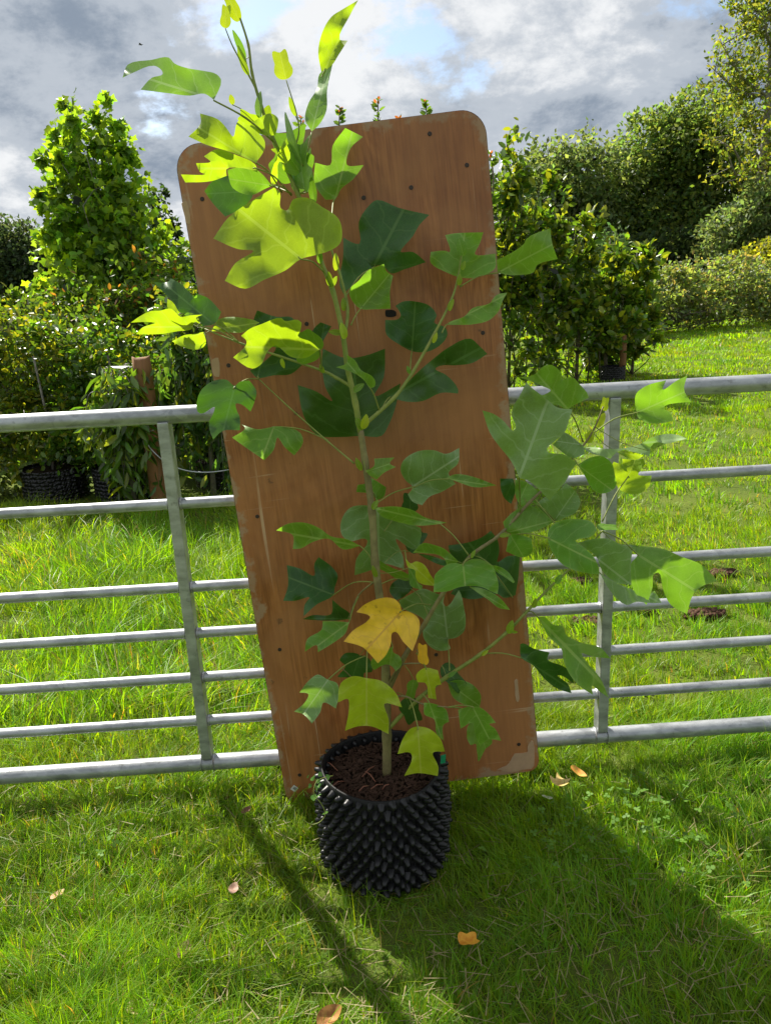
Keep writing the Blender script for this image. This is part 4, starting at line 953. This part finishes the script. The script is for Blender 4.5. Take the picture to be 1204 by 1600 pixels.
# dead thatch lying between the blades
mb = MB()
for _ in range(800):
    px, py = rc.uniform(0, 1204), rc.uniform(1215, 1600); c = atZ(px, py, rc.uniform(.005, .03)); a = rc.uniform(0, 6.28); l = rc.uniform(.012, .04); d = np.array([math.cos(a), math.sin(a), rc.normal(0, .2)]); e = np.array([-d[1], d[0], 0]) * .0012
    mb.add([c - d * l - e, c - d * l + e, c + d * l + e * .5, c + d * l - e * .5], [(0, 1, 2, 3)])
tag(mb.build('dead_thatch', mat_dead('thatch', (.17, .14, .06), (.30, .26, .12)), smooth=False), 'dry straw-coloured thatch scattered through the near lawn', 'thatch', kind='stuff')

# ------------------------------------------------------------------ fallen leaves
def fallen(name, label, px, py, size, c1, c2, shape=OVAL, rot=None, curl=.8, z=.032, wid=1.0):
    P = atZ(px, py, z); U, n = leaf_grid(shape, 2, 3); VV = []
    for side in (1, -1):
        t, s = U[:, 0], U[:, 1] * wid
        VV.append(np.stack([t - .5, s * side, curl * (s ** 2) + curl * .35 * (t - .5) ** 2 + .03 * np.sin(9 * t + side * 4 * s)], 1))
    V = np.concatenate(VV) * size; F = []; m = len(U)
    for o0 in (0, m):
        for i in range(n - 1):
            for q in range(3):
                a = o0 + i * 4 + q; F.append((a, a + 4, a + 5, a + 1))
    me = mesh(name, V, F); o = obj(name, me, mat_dead(name + '_skin', c1, c2), None, P)
    o.rotation_euler = (random.uniform(-.35, .35), random.uniform(-.35, .35), random.random() * 6.28 if rot is None else rot)
    tag(o, label, 'leaf', 'fallen leaves on the lawn'); return o
fallen('fallen_leaf', 'pale tan fallen leaf at the bottom left edge of the lawn', 220, 1574, .062, (.42, .30, .14), (.56, .46, .27), rot=.1, curl=.7)
fallen('fallen_leaf', 'brown-orange curled fallen leaf at the bottom, below the pot', 516, 1588, .060, (.24, .10, .03), (.42, .22, .07), rot=.5, curl=2.0)
fallen('fallen_leaf', 'orange fallen leaf lying in the shadow right below the pot', 731, 1471, .046, (.62, .24, .02), (.75, .38, .04), shape=YOUNG, rot=.2, curl=1.0, wid=1.5)
fallen('fallen_leaf', 'pale yellow fallen leaf by the lower right corner of the board', 874, 1223, .052, (.60, .40, .12), (.72, .54, .22), shape=HALF, rot=.9, curl=.9, wid=1.0)
fallen('fallen_leaf', 'orange twisted fallen leaf under the gate, farthest right of all', 903, 1207, .056, (.62, .26, .05), (.75, .42, .10), rot=-.6, curl=1.3, wid=.8)
fallen('fallen_leaf', 'thin whitish-green fallen leaf just right of the board corner', 855, 1246, .036, (.35, .38, .24), (.52, .54, .38), rot=.0, curl=.6, wid=.7)
fallen('fallen_leaf', 'small tan fallen leaf near the left edge of the lawn', 91, 1398, .040, (.48, .27, .15), (.62, .40, .26), curl=.9, wid=1.1)
fallen('fallen_leaf', 'small pinkish-brown fallen leaf left of the pot', 365, 1388, .040, (.34, .20, .15), (.46, .31, .24), rot=1.4, curl=.9)
fallen('fallen_leaf', 'dark brown curled fallen leaf standing in the grass below left of the pot', 288, 1484, .050, (.13, .07, .05), (.22, .13, .09), rot=1.2, curl=1.2)
fallen('fallen_leaf', 'reddish-brown fallen leaf beside the board\'s lower left corner', 385, 1266, .034, (.16, .07, .04), (.26, .13, .08), curl=1.0)

# ------------------------------------------------------------------ foliage builder
TEMPL = {
 'diamond': (np.array([(0, 0, 0), (.45, .30, .06), (1, 0, 0), (.45, -.30, .06)]), np.array([(0, 2, 1), (0, 3, 2)])),
 'oval': (np.array([(0, 0, 0), (.28, .24, .06), (.68, .22, .05), (1, 0, -.05), (.68, -.22, .05), (.28, -.24, .06)]), np.array([(0, 3, 2), (0, 2, 1), (0, 5, 4), (0, 4, 3)])),
 'lance': (np.array([(0, 0, 0), (.35, .15, .04), (.7, .12, .0), (1, 0, -.10), (.7, -.12, .0), (.35, -.15, .04)]), np.array([(0, 3, 2), (0, 2, 1), (0, 5, 4), (0, 4, 3)])),
 'tulip': (np.array([(0, 0, 0), (.05, .35, .08), (.38, .52, .10), (.52, .30, .04), (1.0, .42, .02), (.9, 0, 0), (1.0, -.42, .02), (.52, -.30, .04), (.38, -.52, .10), (.05, -.35, .08)]),
           np.array([(0, 2, 1), (0, 3, 2), (0, 5, 3), (3, 5, 4), (0, 7, 5), (7, 6, 5), (0, 8, 7), (0, 9, 8)])),
}
def leafcloud(pos, size, cols, templ, r, droop=0.0, dirs=None, jitter=.8, upbias=.6):
    tv, tf = TEMPL[templ]; n = len(pos)
    if dirs is None: dirs = r.normal(size=(n, 3))
    ex = norm_rows(dirs + r.normal(size=(n, 3)) * jitter * .5 + np.array([0, 0, -droop]))
    up = r.normal(size=(n, 3)) * .7 + np.array([0, 0, upbias]); sy = norm_rows(np.cross(up, ex)); sz = np.cross(ex, sy)
    s = np.asarray(size).reshape(-1, 1, 1) if np.ndim(size) else np.full((n, 1, 1), size)
    V = pos[:, None, :] + s * (tv[None, :, 0:1] * ex[:, None] + tv[None, :, 1:2] * sy[:, None] + tv[None, :, 2:3] * sz[:, None])
    F = (tf[None] + (np.arange(n) * len(tv))[:, None, None]).reshape(-1, 3)
    return V.reshape(-1, 3), F, np.repeat(cols, len(tv), 0)
def colvar(n, r, base, var=.25, alt=None, altp=.0):
    c = np.array(base)[None] * (1 + r.normal(0, var, (n, 1))) * (1 + r.normal(0, var * .3, (n, 3)))
    if alt is not None:
        k = r.random(n) < altp; c[k] = np.array(alt)[None] * (1 + r.normal(0, var * .7, (k.sum(), 1)))
    return np.clip(c, .004, .8)
def limbs(base, ends, r0, r, trunk_top=None, wob=.06):
    """trunk plus limbs reaching the clump centres"""
    mb = MB(); b = np.array(base, float)
    tt = np.array(trunk_top, float); H = np.linalg.norm(tt - b)
    tp = [b + (tt - b) * k / 6 + np.append(r.normal(0, wob * H * .12, 2), 0) * (k > 0) for k in range(7)]
    mb.tube(tp, [r0 * (1 - .8 * k / 6) * (1.25 if k == 0 else 1) for k in range(7)], 8)
    for e in ends:
        e = np.array(e); zf = np.clip((e[2] - b[2]) / H * .75, .12, .95); s = tp[int(zf * 6)]
        mid = (s + e) / 2 + np.append(r.normal(0, .06 * H, 2), .05 * H)
        ra = r0 * (1 - .8 * zf) * .5
        mb.tube(catmull([s, mid, e], 3), [ra * (1 - .85 * k / 6) for k in range(7)], 5, False)
    return mb
def tree(name, label, cat, base, clumps, nleaf, size, col, mat=FOL, templ='oval', trunk_r=.05, top=None, bark=BARK, seed=1, group=None, alt=None, altp=0., var=.28, fill=.55, droop=.2, twigs=0):
    r = np.random.default_rng(seed); root = empty(name, base); B = np.array(base, float)
    C = np.array([c[:3] for c in clumps], float) - B; R = np.array([c[3:6] if len(c) > 5 else (c[3],) * 3 for c in clumps], float)
    vol = (R.prod(1)) ** .75; pick = r.choice(len(C), nleaf, p=vol / vol.sum())
    d = norm_rows(r.normal(size=(nleaf, 3))); rad = r.random(nleaf) ** fill
    # sub-clumps give light and dark masses and gaps
    K = max(6, nleaf // 60); sc = norm_rows(r.normal(size=(K, 3))) * (r.random(K) ** .45)[:, None]; sp = r.choice(len(C), K, p=vol / vol.sum())
    use = r.random(nleaf) < .72; ks = r.integers(0, K, nleaf)
    pos = C[pick] + d * rad[:, None] * R[pick]
    spos = C[sp[ks]] + sc[ks] * R[sp[ks]] * .95 + d * (rad * .22)[:, None] * R[sp[ks]]
    pos = np.where(use[:, None], spos, pos)
    pos[:, 2] = np.maximum(pos[:, 2], .03)
    cv_ = colvar(nleaf, r, col, var, alt, altp); cv_ *= np.where(use, 1 + .22 * np.sin(ks * 12.9898), 1)[:, None]
    outd = norm_rows(pos - C[np.where(use, sp[ks], pick)] + 1e-6)
    V, F, c = leafcloud(pos, size * r.uniform(.6, 1.25, nleaf), cv_, templ, r, droop, outd * .5 + r.normal(size=(nleaf, 3)) * .7)
    obj('crown', mesh('crown', V, F, col=c, smooth=False), mat, root)
    ends = list(C) + [C[sp[k]] + sc[k] * R[sp[k]] * .95 for k in range(0, K, max(1, K // (26 + twigs)))]
    tp = top if top is not None else C[np.argmax(C[:, 2])] + B
    limbs((0, 0, 0), ends, trunk_r, r, np.array(tp) - B).build('trunk', bark, root)
    tag(root, label, cat, group); return root

# ------------------------------------------------------------------ hedge on the left
# conical young tulip tree
cl = []
rr = np.random.default_rng(3)
for z, w in [(1.0, .80), (1.3, .84), (1.6, .82), (1.9, .77), (2.2, .70), (2.5, .61), (2.8, .53), (3.05, .46), (3.25, .38), (3.36, .28)]:
    m = 5 if w > .4 else 3
    for k in range(m):
        a = 2 * math.pi * k / m + z * 2; cl.append((-3.02 + w * .62 * math.cos(a) + .10 * (3.4 - z) * .5, 9.0 + w * .62 * math.sin(a), z, w * .56, w * .56, .27))
tree('tulip_tree', 'tall cone-shaped bright green tree rising over the hedge on the left', 'tree', (-2.9, 9.0, 0), cl, 17000, .078, (.12, .215, .028), FOL, 'tulip', .03, (-2.95, 9, 3.4), BARK_G, 7, alt=(.18, .27, .018), altp=.28, droop=.5, fill=.45)
tree('hedge_shrub', 'mixed shrub with reddish young leaves in front of the cone-shaped tree', 'shrub', (-2.25, 7.6, 0), [(-2.35, 7.6, .9, .6, .5, .7), (-2.2, 7.5, 1.45, .5, .45, .45), (-1.75, 7.7, 1.2, .5, .5, .7), (-2.8, 7.5, 1.25, .45, .4, .5)], 6500, .066, (.065, .115, .018), FOL, 'oval', .03, (-2.2, 7.6, 1.5), BARK, 13, alt=(.22, .11, .03), altp=.10)
sh = [(-3.75, 6.5, 'leafy shrub with small glossy leaves at the left edge of the photo', 1.62, (.065, .125, .018)),
      (-2.95, 6.2, 'glossy shrub with yellowing leaf tips at the left end of the hedge', 1.58, (.085, .14, .016)),
      (-2.28, 6.1, 'glossy green hedge shrub just left of the wooden post', 1.40, (.066, .135, .018)),
      (-1.40, 6.5, 'glossy hedge shrub behind the wooden post, beside the board', 1.62, (.055, .115, .018)),
      (-4.6, 8.4, 'rounded hedge shrub at the back, below the dark skyline tree', 1.75, (.06, .11, .022)),
      (-3.6, 8.2, 'rounded hedge shrub at the back, below the foot of the cone-shaped tree', 1.70, (.065, .12, .02)),
      (-1.0, 7.9, 'hedge shrub at the back, mostly hidden behind the board', 1.75, (.05, .10, .02))]
for i, (x, y, lb, h, c) in enumerate(sh):
    k = 1.25 if i > 3 else 1.0
    tree('hedge_shrub', lb, 'shrub', (x, y, 0), [(x, y, h * .50, .52 * k, .45, h * .42), (x - .22, y + .1, h * .76, .38 * k, .36, h * .25), (x + .24, y - .1, h * .72, .40 * k, .36, h * .27), (x + .05, y - .18, h * .30, .50 * k, .38, h * .30)], 6200, .060 * k, c, FOL_GLOSS, 'oval', .018, (x, y, h * .9), BARK_G, 100 + i, 'shrubs of the left hedge', alt=(.20, .21, .02), altp=.14 if i != 1 else .30, fill=.42)
# weeping shrubs with narrow leaves
def weeping(label, x0, x1, y, top, n, seed, col):
    r = np.random.default_rng(seed); xc = (x0 + x1) / 2; root = empty('weeping_shrub', (xc, y, 0)); mb = MB(); P = []; D = []
    mb.tube([(0, 0, 0), (.02, .02, top * .5), (0, 0, top * .98)], [.022, .016, .008], 7)
    for k in range(n):
        sx = r.uniform(x0, x1) - xc; sy = r.uniform(-.22, .22); sz = top * r.uniform(.72, 1.02); bot = r.uniform(.12, .62) * top
        p0 = np.array([0, 0, min(top * .95, sz)]); p1 = np.array([sx * .75, sy * .8, sz + .04]); p2 = np.array([sx, sy, sz - .14]); p3 = np.array([sx * 1.08 + r.normal(0, .03), sy + r.normal(0, .03), bot])
        path = catmull([p0, p1, p2, p3], 8); mb.tube(path, [.0035 * (1 - .7 * i / 24) for i in range(25)], 4, False)
        for i in range(9, 25):
            for q in range(2):
                a = r.uniform(0, 6.28); P.append(path[i] + r.normal(0, .03, 3)); D.append((math.cos(a) * .7, math.sin(a) * .7, -.9))
    P = np.array(P); D = np.array(D); c = colvar(len(P), r, col, .3, (.17, .21, .02), .18)
    V, F, cc = leafcloud(P, .125 * r.uniform(.55, 1.25, len(P)), c, 'lance', r, .2, D, 1.0, .2)
    # widen a little
    obj('crown', mesh('crown', V, F, col=cc, smooth=False), FOL_GLOSS, root); mb.build('stem', BARK_G, root); tag(root, label, 'shrub', 'weeping shrubs by the post')
weeping('weeping shrub with narrow hanging leaves left of the wooden post', -2.05, -1.62, 5.35, 1.0, 40, 71, (.075, .14, .022))
weeping('weeping shrub with narrow hanging leaves between the post and the board', -1.52, -1.02, 5.45, 1.32, 52, 72, (.055, .115, .024))
# black pots at the foot of the hedge
for k, (x, y, lb) in enumerate([(-3.35, 5.75, 'black ribbed pot at the foot of the hedge, farthest left'), (-2.60, 5.85, 'black ribbed pot under the hedge beneath a thin stem'), (-2.02, 5.80, 'black ribbed pot under the hanging leaves left of the post'), (-1.25, 5.9, 'black ribbed pot in the shade right of the post')]):
    root = empty('hedge_pot', (x, y, 0)); tag(root, lb, 'plant pot', 'pots under the left hedge')
    mb = MB(); V = []; F = []; R0 = .24
    for i in range(14):
        for q in range(56):
            a = 2 * math.pi * q / 56; b = .007 if (q + i) % 2 == 0 else -.004
            V.append(((R0 + b) * math.cos(a), (R0 + b) * math.sin(a), .25 * i / 13))
    for i in range(13):
        for q in range(56): F.append((i * 56 + q, i * 56 + (q + 1) % 56, (i + 1) * 56 + (q + 1) % 56, (i + 1) * 56 + q))
    mb.add(V, F); mb.build('wall', POTMESH, root)
    mb = MB(); mb.add([(R0 * .97 * math.cos(a), R0 * .97 * math.sin(a), .22) for a in np.linspace(0, 6.283, 25)[:-1]], [tuple(range(24))]); mb.build('compost', SOIL, root)
    mb = MB()
    mb.tube([(0, 0, .2), (.02, .01, .6), (-.01, .02, 1.1)], [.013, .011, .008], 6); st = mb.build('stem', BARK_G, root)
# wooden post and wire
pp = np.array([-1.625, 5.3, 0]); post = empty('wooden_post', pp); tag(post, 'round wooden fence post in front of the hedge, weathered brown', 'post')
mb = MB(); V = []; F = []; sg = 20
for i in range(13):
    for k in range(sg):
        a = 2 * math.pi * k / sg; r = .064 * (1 + .035 * math.sin(5 * a + 1) + .02 * math.sin(11 * a + i * .15)) * (1.0 if i < 12 else .93)
        V.append((r * math.cos(a), r * math.sin(a) , -.1 + 1.19 * i / 12 + (.012 * math.sin(a * 2 + 1) if i == 12 else 0)))
for i in range(12):
    for k in range(sg): F.append((i * sg + k, i * sg + (k + 1) % sg, (i + 1) * sg + (k + 1) % sg, (i + 1) * sg + k))
F.append(tuple(range(12 * sg, 13 * sg))); mb.add(V, F); mb.build('shaft', POST, post)
for zc in (.62, .585):
    mb = MB(); mb.tube([(.068 * math.cos(a), .068 * math.sin(a), zc + .02 * math.cos(a)) for a in np.linspace(0, 6.283, 25)], .0035, 5, False); mb.build('wire_wrap', WIRE, post)
wr = [(228, 690), (240, 706), (262, 724), (290, 735), (320, 738), (352, 735), (400, 725)]
P = [atY(x, y, 5.22) for x, y in wr]; wb = P[0].copy(); mb = MB(); mb.tube(catmull([p - wb for p in P], 5), .0055, 6); o = mb.build('slack_wire', WIRE, None, wb)
tag(o, 'slack grey wire looping from the wooden post across the hedge', 'wire')
# shrub hidden behind the board, only red-tipped shoots show above it
root = empty('red_tipped_shrub', (0.1, 5.2, 0)); tag(root, 'shrub behind the board with red-tipped shoots showing above its top edge', 'shrub'); r = np.random.default_rng(77); mb = MB(); P = []; D = []; Cc = []; S = []
for px, py in [(530, 170), (590, 156), (664, 160), (622, 186), (470, 185), (545, 200), (700, 215), (765, 240)]:
    tip = atY(px, py, 5.2 + r.uniform(-.2, .2)) - np.array([0.1, 5.2, 0]); b0 = np.array([tip[0] * .5, 0, .0]); path = catmull([b0, tip * .55 + r.normal(0, .05, 3), tip - np.array([0, 0, .3]), tip], 8)
    mb.tube(path, [.014 * (1 - .8 * i / 24) for i in range(25)], 5, False)
    for i in range(6, 25):
        for q in range(4 if i > 16 else 5):
            a = r.uniform(0, 6.28); P.append(path[i] + r.normal(0, .004, 3)); D.append((math.cos(a), math.sin(a), .5)); top = i >= 23
            S.append(.034 if top else (.05 if i > 16 else .085)); Cc.append((.22, .07, .035) if top and q % 2 else (.07, .13, .025))
for k in range(5200):
    d = norm(r.normal(size=3)) * r.random() ** .4; c = [(-.35, .9, 1.0), (.15, 1.0, 1.25), (.42, 1.1, .9)][k % 3]
    P.append(np.array(c) + d * (.42, .4, .8)); D.append(d + (0, 0, .2)); S.append(.07); Cc.append((.06, .12, .02))
P = np.array(P); S = np.array(S); Cc = np.array(Cc) * (1 + r.normal(0, .15, (len(P), 1)))
V, F, cc = leafcloud(P, S, np.clip(Cc, .005, .8), 'oval', r, 0, np.array(D), .4)
obj('crown', mesh('crown', V, F, col=cc, smooth=False), FOL_GLOSS, root); mb.build('stem', BARK, root)

# ------------------------------------------------------------------ row of saplings on the right
row = [(1.25, 10.6, 3.0, 'laurel-like tree half hidden by the right edge of the board'), (1.85, 10.9, 3.45, 'tallest laurel-like tree of the row right of the board'), (2.40, 11.2, 2.95, 'laurel-like tree, second visible of the row right of the board'),
       (2.95, 11.4, 2.45, 'laurel-like tree in the middle of the row above the gate'), (3.45, 11.6, 2.10, 'short laurel-like tree near the lawn end of the row'), (3.95, 11.9, 1.95, 'shortest laurel-like tree at the lawn end of the row')]
for i, (x, y, h, lb) in enumerate(row):
    tree('laurel_tree', lb, 'tree', (x, y, 0), [(x, y, h * .50, .42, .45, h * .22), (x - .1, y, h * .70, .36, .4, h * .20), (x + .1, y - .1, h * .84, .24, .3, h * .17), (x + .05, y - .2, h * .34, .42, .4, h * .17)] + ([(x, y - .3, .42, .40, .35, .40)] if i < 3 else [(x - .1, y + .35, .40, .38, .3, .36)]), 1500 + int(380 * h), .13, (.075, .135, .018), FOL_GLOSS, 'oval', .022, (x, y, h * .97), BARK, 200 + i, 'laurel-like trees in a row', alt=(.18, .21, .02), altp=.24, droop=-.15, fill=.42)
    mb = MB()
r = np.random.default_rng(31)
ORD = ['first', 'second', 'third', 'fourth', 'fifth', 'sixth', 'seventh', 'eighth', 'ninth', 'tenth']
for i in range(10):
    x = 1.75 + i * .20 + r.uniform(-.05, .05); y = 10.75 + (x - 1.3) * .42 + r.uniform(-.25, .1)
    mb = MB(); h = r.uniform(.75, 1.0); mb.tube([(0, 0, 0), (r.normal(0, .015), 0, h * .5), (r.normal(0, .03), 0, h)], [.013, .011, .008], 5)
    o = mb.build('bare_stem', BARK, None, (x, y, 0)); tag(o, ORD[i] + ' thin bare stem from the board in the sapling row behind the gate', 'stem', 'thin stems under the laurel row')
for k, (x, y, lb) in enumerate([(3.45, 11.25, 'black ribbed pot at the lawn end of the sapling row')]):
    root = empty('row_pot', (x, y, 0)); tag(root, lb, 'plant pot')
    mb = MB(); V = []; F = []
    for i in range(10):
        for q in range(40):
            a = 2 * math.pi * q / 40; b = .014 if (q + i) % 2 == 0 else -.004; V.append(((.17 + b) * math.cos(a), (.17 + b) * math.sin(a), .22 * i / 9))
    for i in range(9):
        for q in range(40): F.append((i * 40 + q, i * 40 + (q + 1) % 40, (i + 1) * 40 + (q + 1) % 40, (i + 1) * 40 + q))
    mb.add(V, F); mb.build('wall', POTMESH, root)
    mb = MB(); mb.add([(.16 * math.cos(a), .16 * math.sin(a), .19) for a in np.linspace(0, 6.283, 25)[:-1]], [tuple(range(24))]); mb.build('compost', SOIL, root)
mb = MB(); mb.tube([(0, 0, 0), (.01, 0, .35), (0, 0, .65)], [.05, .048, .046], 14); o = mb.build('short_post', POST, None, (3.62, 11.35, 0)); tag(o, 'short brown wooden post among the stems at the lawn end of the row', 'post')
# ------------------------------------------------------------------ thicket and far trees
def blob(name, label, cat, spec, n, size, col, seed, mat=FOL_FAR, alt=None, altp=0., group=None, tr=.12, templ='diamond', fill=.45, bark=BARK):
    b = spec[0]; base = (b[0], b[1], 0)
    return tree(name, label, cat, base, spec, n, size, col, mat, templ, tr, None, bark, seed, group, alt, altp, .30, fill, .1)
blob('bramble_thicket', 'low pale-green bramble thicket along the far edge of the lawn', 'thicket', [(6.6, 20, .8, 1.3, .9, .9), (8.2, 21, 1.0, 1.5, 1, 1.0), (9.9, 22, 1.0, 1.5, 1, 1.0), (11.6, 23, .9, 1.5, 1, 1.0), (13.4, 24.3, .9, 1.6, 1, .95), (15.2, 25.5, .9, 1.6, 1, .95)], 26000, .13, (.125, .17, .075), 301, FOL, (.22, .18, .10), .09, tr=.05, templ='oval')
blob('yellow_shrub', 'yellow-green shrub above the brambles at the right edge', 'shrub', [(12.6, 25.2, 1.6, 1.3, .9, .9), (14.4, 26.2, 1.8, 1.6, 1, 1.0)], 6500, .16, (.16, .19, .022), 302, FOL, (.26, .26, .03), .3, tr=.06, templ='oval')
G = 'trees along the far side of the field'
blob('far_tree', 'grey-green rounded tree behind the row, left of the oak', 'tree', [(7.2, 33, 4.4, 2.2, 2, 2.4), (8.6, 33, 5.0, 2.2, 2, 2.2), (6.6, 33, 2.4, 2.2, 2, 2.0), (8.8, 33.5, 2.6, 2.4, 2, 2.2)], 26000, .22, (.105, .15, .062), 303, group=G, alt=(.16, .20, .07), altp=.25)
blob('far_tree', 'broad dark green oak-like tree in the middle of the far wood', 'tree', [(12.2, 34, 6.2, 2.4, 2, 2.0), (13.6, 34, 7.2, 2.0, 2, 1.6), (11.4, 34, 4.4, 2.4, 2, 2.0), (14.0, 34, 4.8, 2.6, 2, 2.2), (10.9, 33, 2.4, 2.4, 2, 2.0), (13.2, 33, 2.6, 2.8, 2, 2.2)], 46000, .22, (.095, .15, .045), 304, group=G, alt=(.17, .21, .05), altp=.28)
blob('far_tree', 'ivy-dark tree at the right edge of the photo', 'tree', [(16.6, 32, 3.2, 1.8, 1.8, 2.2), (17.0, 32, 5.6, 1.8, 1.8, 2.0), (17.4, 32, 7.6, 1.7, 1.6, 1.6), (18.8, 32, 5.0, 2.2, 2, 3.0)], 30000, .21, (.095, .145, .042), 305, group=G, alt=(.17, .21, .05), altp=.3)
blob('far_tree', 'pale grey-green bushy tree behind the yellow shrub', 'tree', [(13.0, 28.5, 2.6, 1.5, 1.3, 1.2), (14.2, 28.5, 3.4, 1.5, 1.3, 1.4), (15.4, 28.8, 2.8, 1.6, 1.3, 1.6)], 17000, .19, (.12, .165, .07), 306, group=G, tr=.08)
blob('far_tree', 'small bluish-green sapling in front of the dark wood', 'tree', [(7.6, 26, 1.7, .8, .8, .8), (7.8, 26, 2.5, .6, .6, .7)], 1800, .16, (.06, .105, .05), 307, group=G, tr=.06)
blob('far_tree', 'low dark understorey trees at the foot of the far wood', 'tree', [(9.4, 31, 1.6, 2.2, 1.5, 1.6), (11.8, 31, 1.7, 2.2, 1.5, 1.6), (5.0, 33, 1.5, 2.4, 1.5, 1.7), (2.5, 34, 1.5, 2.4, 1.5, 1.6)], 26000, .23, (.060, .092, .036), 308, group=G)
# tall sparse tree at the top right
rt = np.random.default_rng(41); base = np.array([14.4, 30, 0]); root = empty('tall_sparse_tree', base); tag(root, 'tall thin-leaved tree with bare branches at the top right corner', 'tree')
mb = MB(); P = []
trunk = catmull([np.array(p, float) for p in [(0, 0, 0), (-.1, 0, 3), (.1, .1, 6), (0, 0, 9), (.1, 0, 12.5), (.2, 0, 15.5)]], 4)
mb.tube(trunk, [.22 * (1 - .9 * i / 20) for i in range(21)], 8)
for k in range(52):
    z0 = rt.uniform(4.2, 13.5); s = trunk[min(20, int(z0 / 15.5 * 20))]; a = rt.uniform(0, 6.28); ln = rt.uniform(1.6, 3.4) * (1.15 - z0 / 20)
    e = s + np.array([math.cos(a) * ln, math.sin(a) * ln, ln * rt.uniform(.5, 1.1)]); m_ = (s + e) / 2 + np.array([0, 0, -.15 * ln]); path = catmull([s, m_, e], 6)
    mb.tube(path, [.055 * (1 - .85 * i / 12) for i in range(13)], 5, False)
    for q in range(9):
        i = rt.integers(4, 13); t0 = path[i]; d = norm(rt.normal(size=3) + np.array([0, 0, .6])); t1 = t0 + d * rt.uniform(.5, 1.3); mb.tube([t0, (t0 + t1) / 2 + rt.normal(0, .05, 3), t1], [.02, .012, .005], 4, False)
        for _ in range(34): P.append(t0 + (t1 - t0) * rt.uniform(.3, 1.1) + rt.normal(0, .17, 3))
P = np.array(P); V, F, c = leafcloud(P, .17 * rt.uniform(.6, 1.3, len(P)), colvar(len(P), rt, (.13, .18, .03), .3, (.22, .22, .03), .25), 'diamond', rt, .2)
obj('crown', mesh('crown', V, F, col=c, smooth=False), FOL_FAR, root); mb.build('trunk', BARK_G, root)
GL = 'dark trees on the far left skyline'
blob('far_tree', 'dark rounded tree at the left edge of the skyline', 'tree', [(-17.2, 38, 3.2, 2.4, 2, 2.6), (-18.8, 38, 3.0, 2.4, 2, 2.6), (-16.0, 38, 2.2, 2.2, 2, 2.2)], 22000, .26, (.052, .080, .040), 310, group=GL)
blob('far_tree', 'dark tree on the skyline close behind the cone-shaped tree', 'tree', [(-13.4, 39, 2.8, 2.4, 2, 2.6), (-14.8, 39, 2.6, 2.2, 2, 2.4), (-11.8, 39, 2.4, 2.4, 2, 2.2)], 22000, .26, (.055, .082, .040), 311, group=GL)
blob('far_tree', 'pointed dark conifer tip showing between the cone-shaped tree and the board', 'tree', [(-9.2, 36, 2.0, 1.6, 1.6, 2.0), (-9.3, 36, 4.2, .8, .8, 1.6), (-9.3, 36, 5.6, .4, .4, 1.0), (-7.6, 37, 2.0, 1.8, 1.6, 2.0)], 6000, .24, (.032, .060, .022), 312, group=GL)
blob('far_tree', 'dark low trees behind the board seen above the gate', 'tree', [(-4.5, 38, 1.8, 2.8, 2, 2.0), (-1.5, 38, 1.8, 2.8, 2, 2.0), (1.0, 38, 1.8, 2.4, 2, 2.0)], 9000, .34, (.032, .058, .02), 313, group=GL)

# ------------------------------------------------------------------ a bird far up in the sky
bp = atY(220, 70, 30.0); bird = empty('bird', bp); tag(bird, 'tiny dark bird flying in the grey sky at the upper left', 'bird')
DARKB = simple('dark_feathers', (.03, .03, .035), .8)
mb = MB(); mb.tube(catmull([np.array(p) for p in [(-.075, 0, 0), (-.05, 0, .006), (0, 0, .004), (.05, 0, .002), (.085, 0, .0)]], 3), [.004, .009, .012, .014, .016, .018, .019, .018, .015, .012, .009, .006, .003], 8); mb.build('body', DARKB, bird)
for sd in (-1, 1):
    mb = MB(); mb.add([(-.03, sd * .012, .006), (.03, sd * .012, .006), (.02, sd * .09, .03), (-.02, sd * .17, .015), (-.035, sd * .085, .026)], [(0, 1, 2, 4), (4, 2, 3)]); mb.build('wing', DARKB, bird, smooth=False)
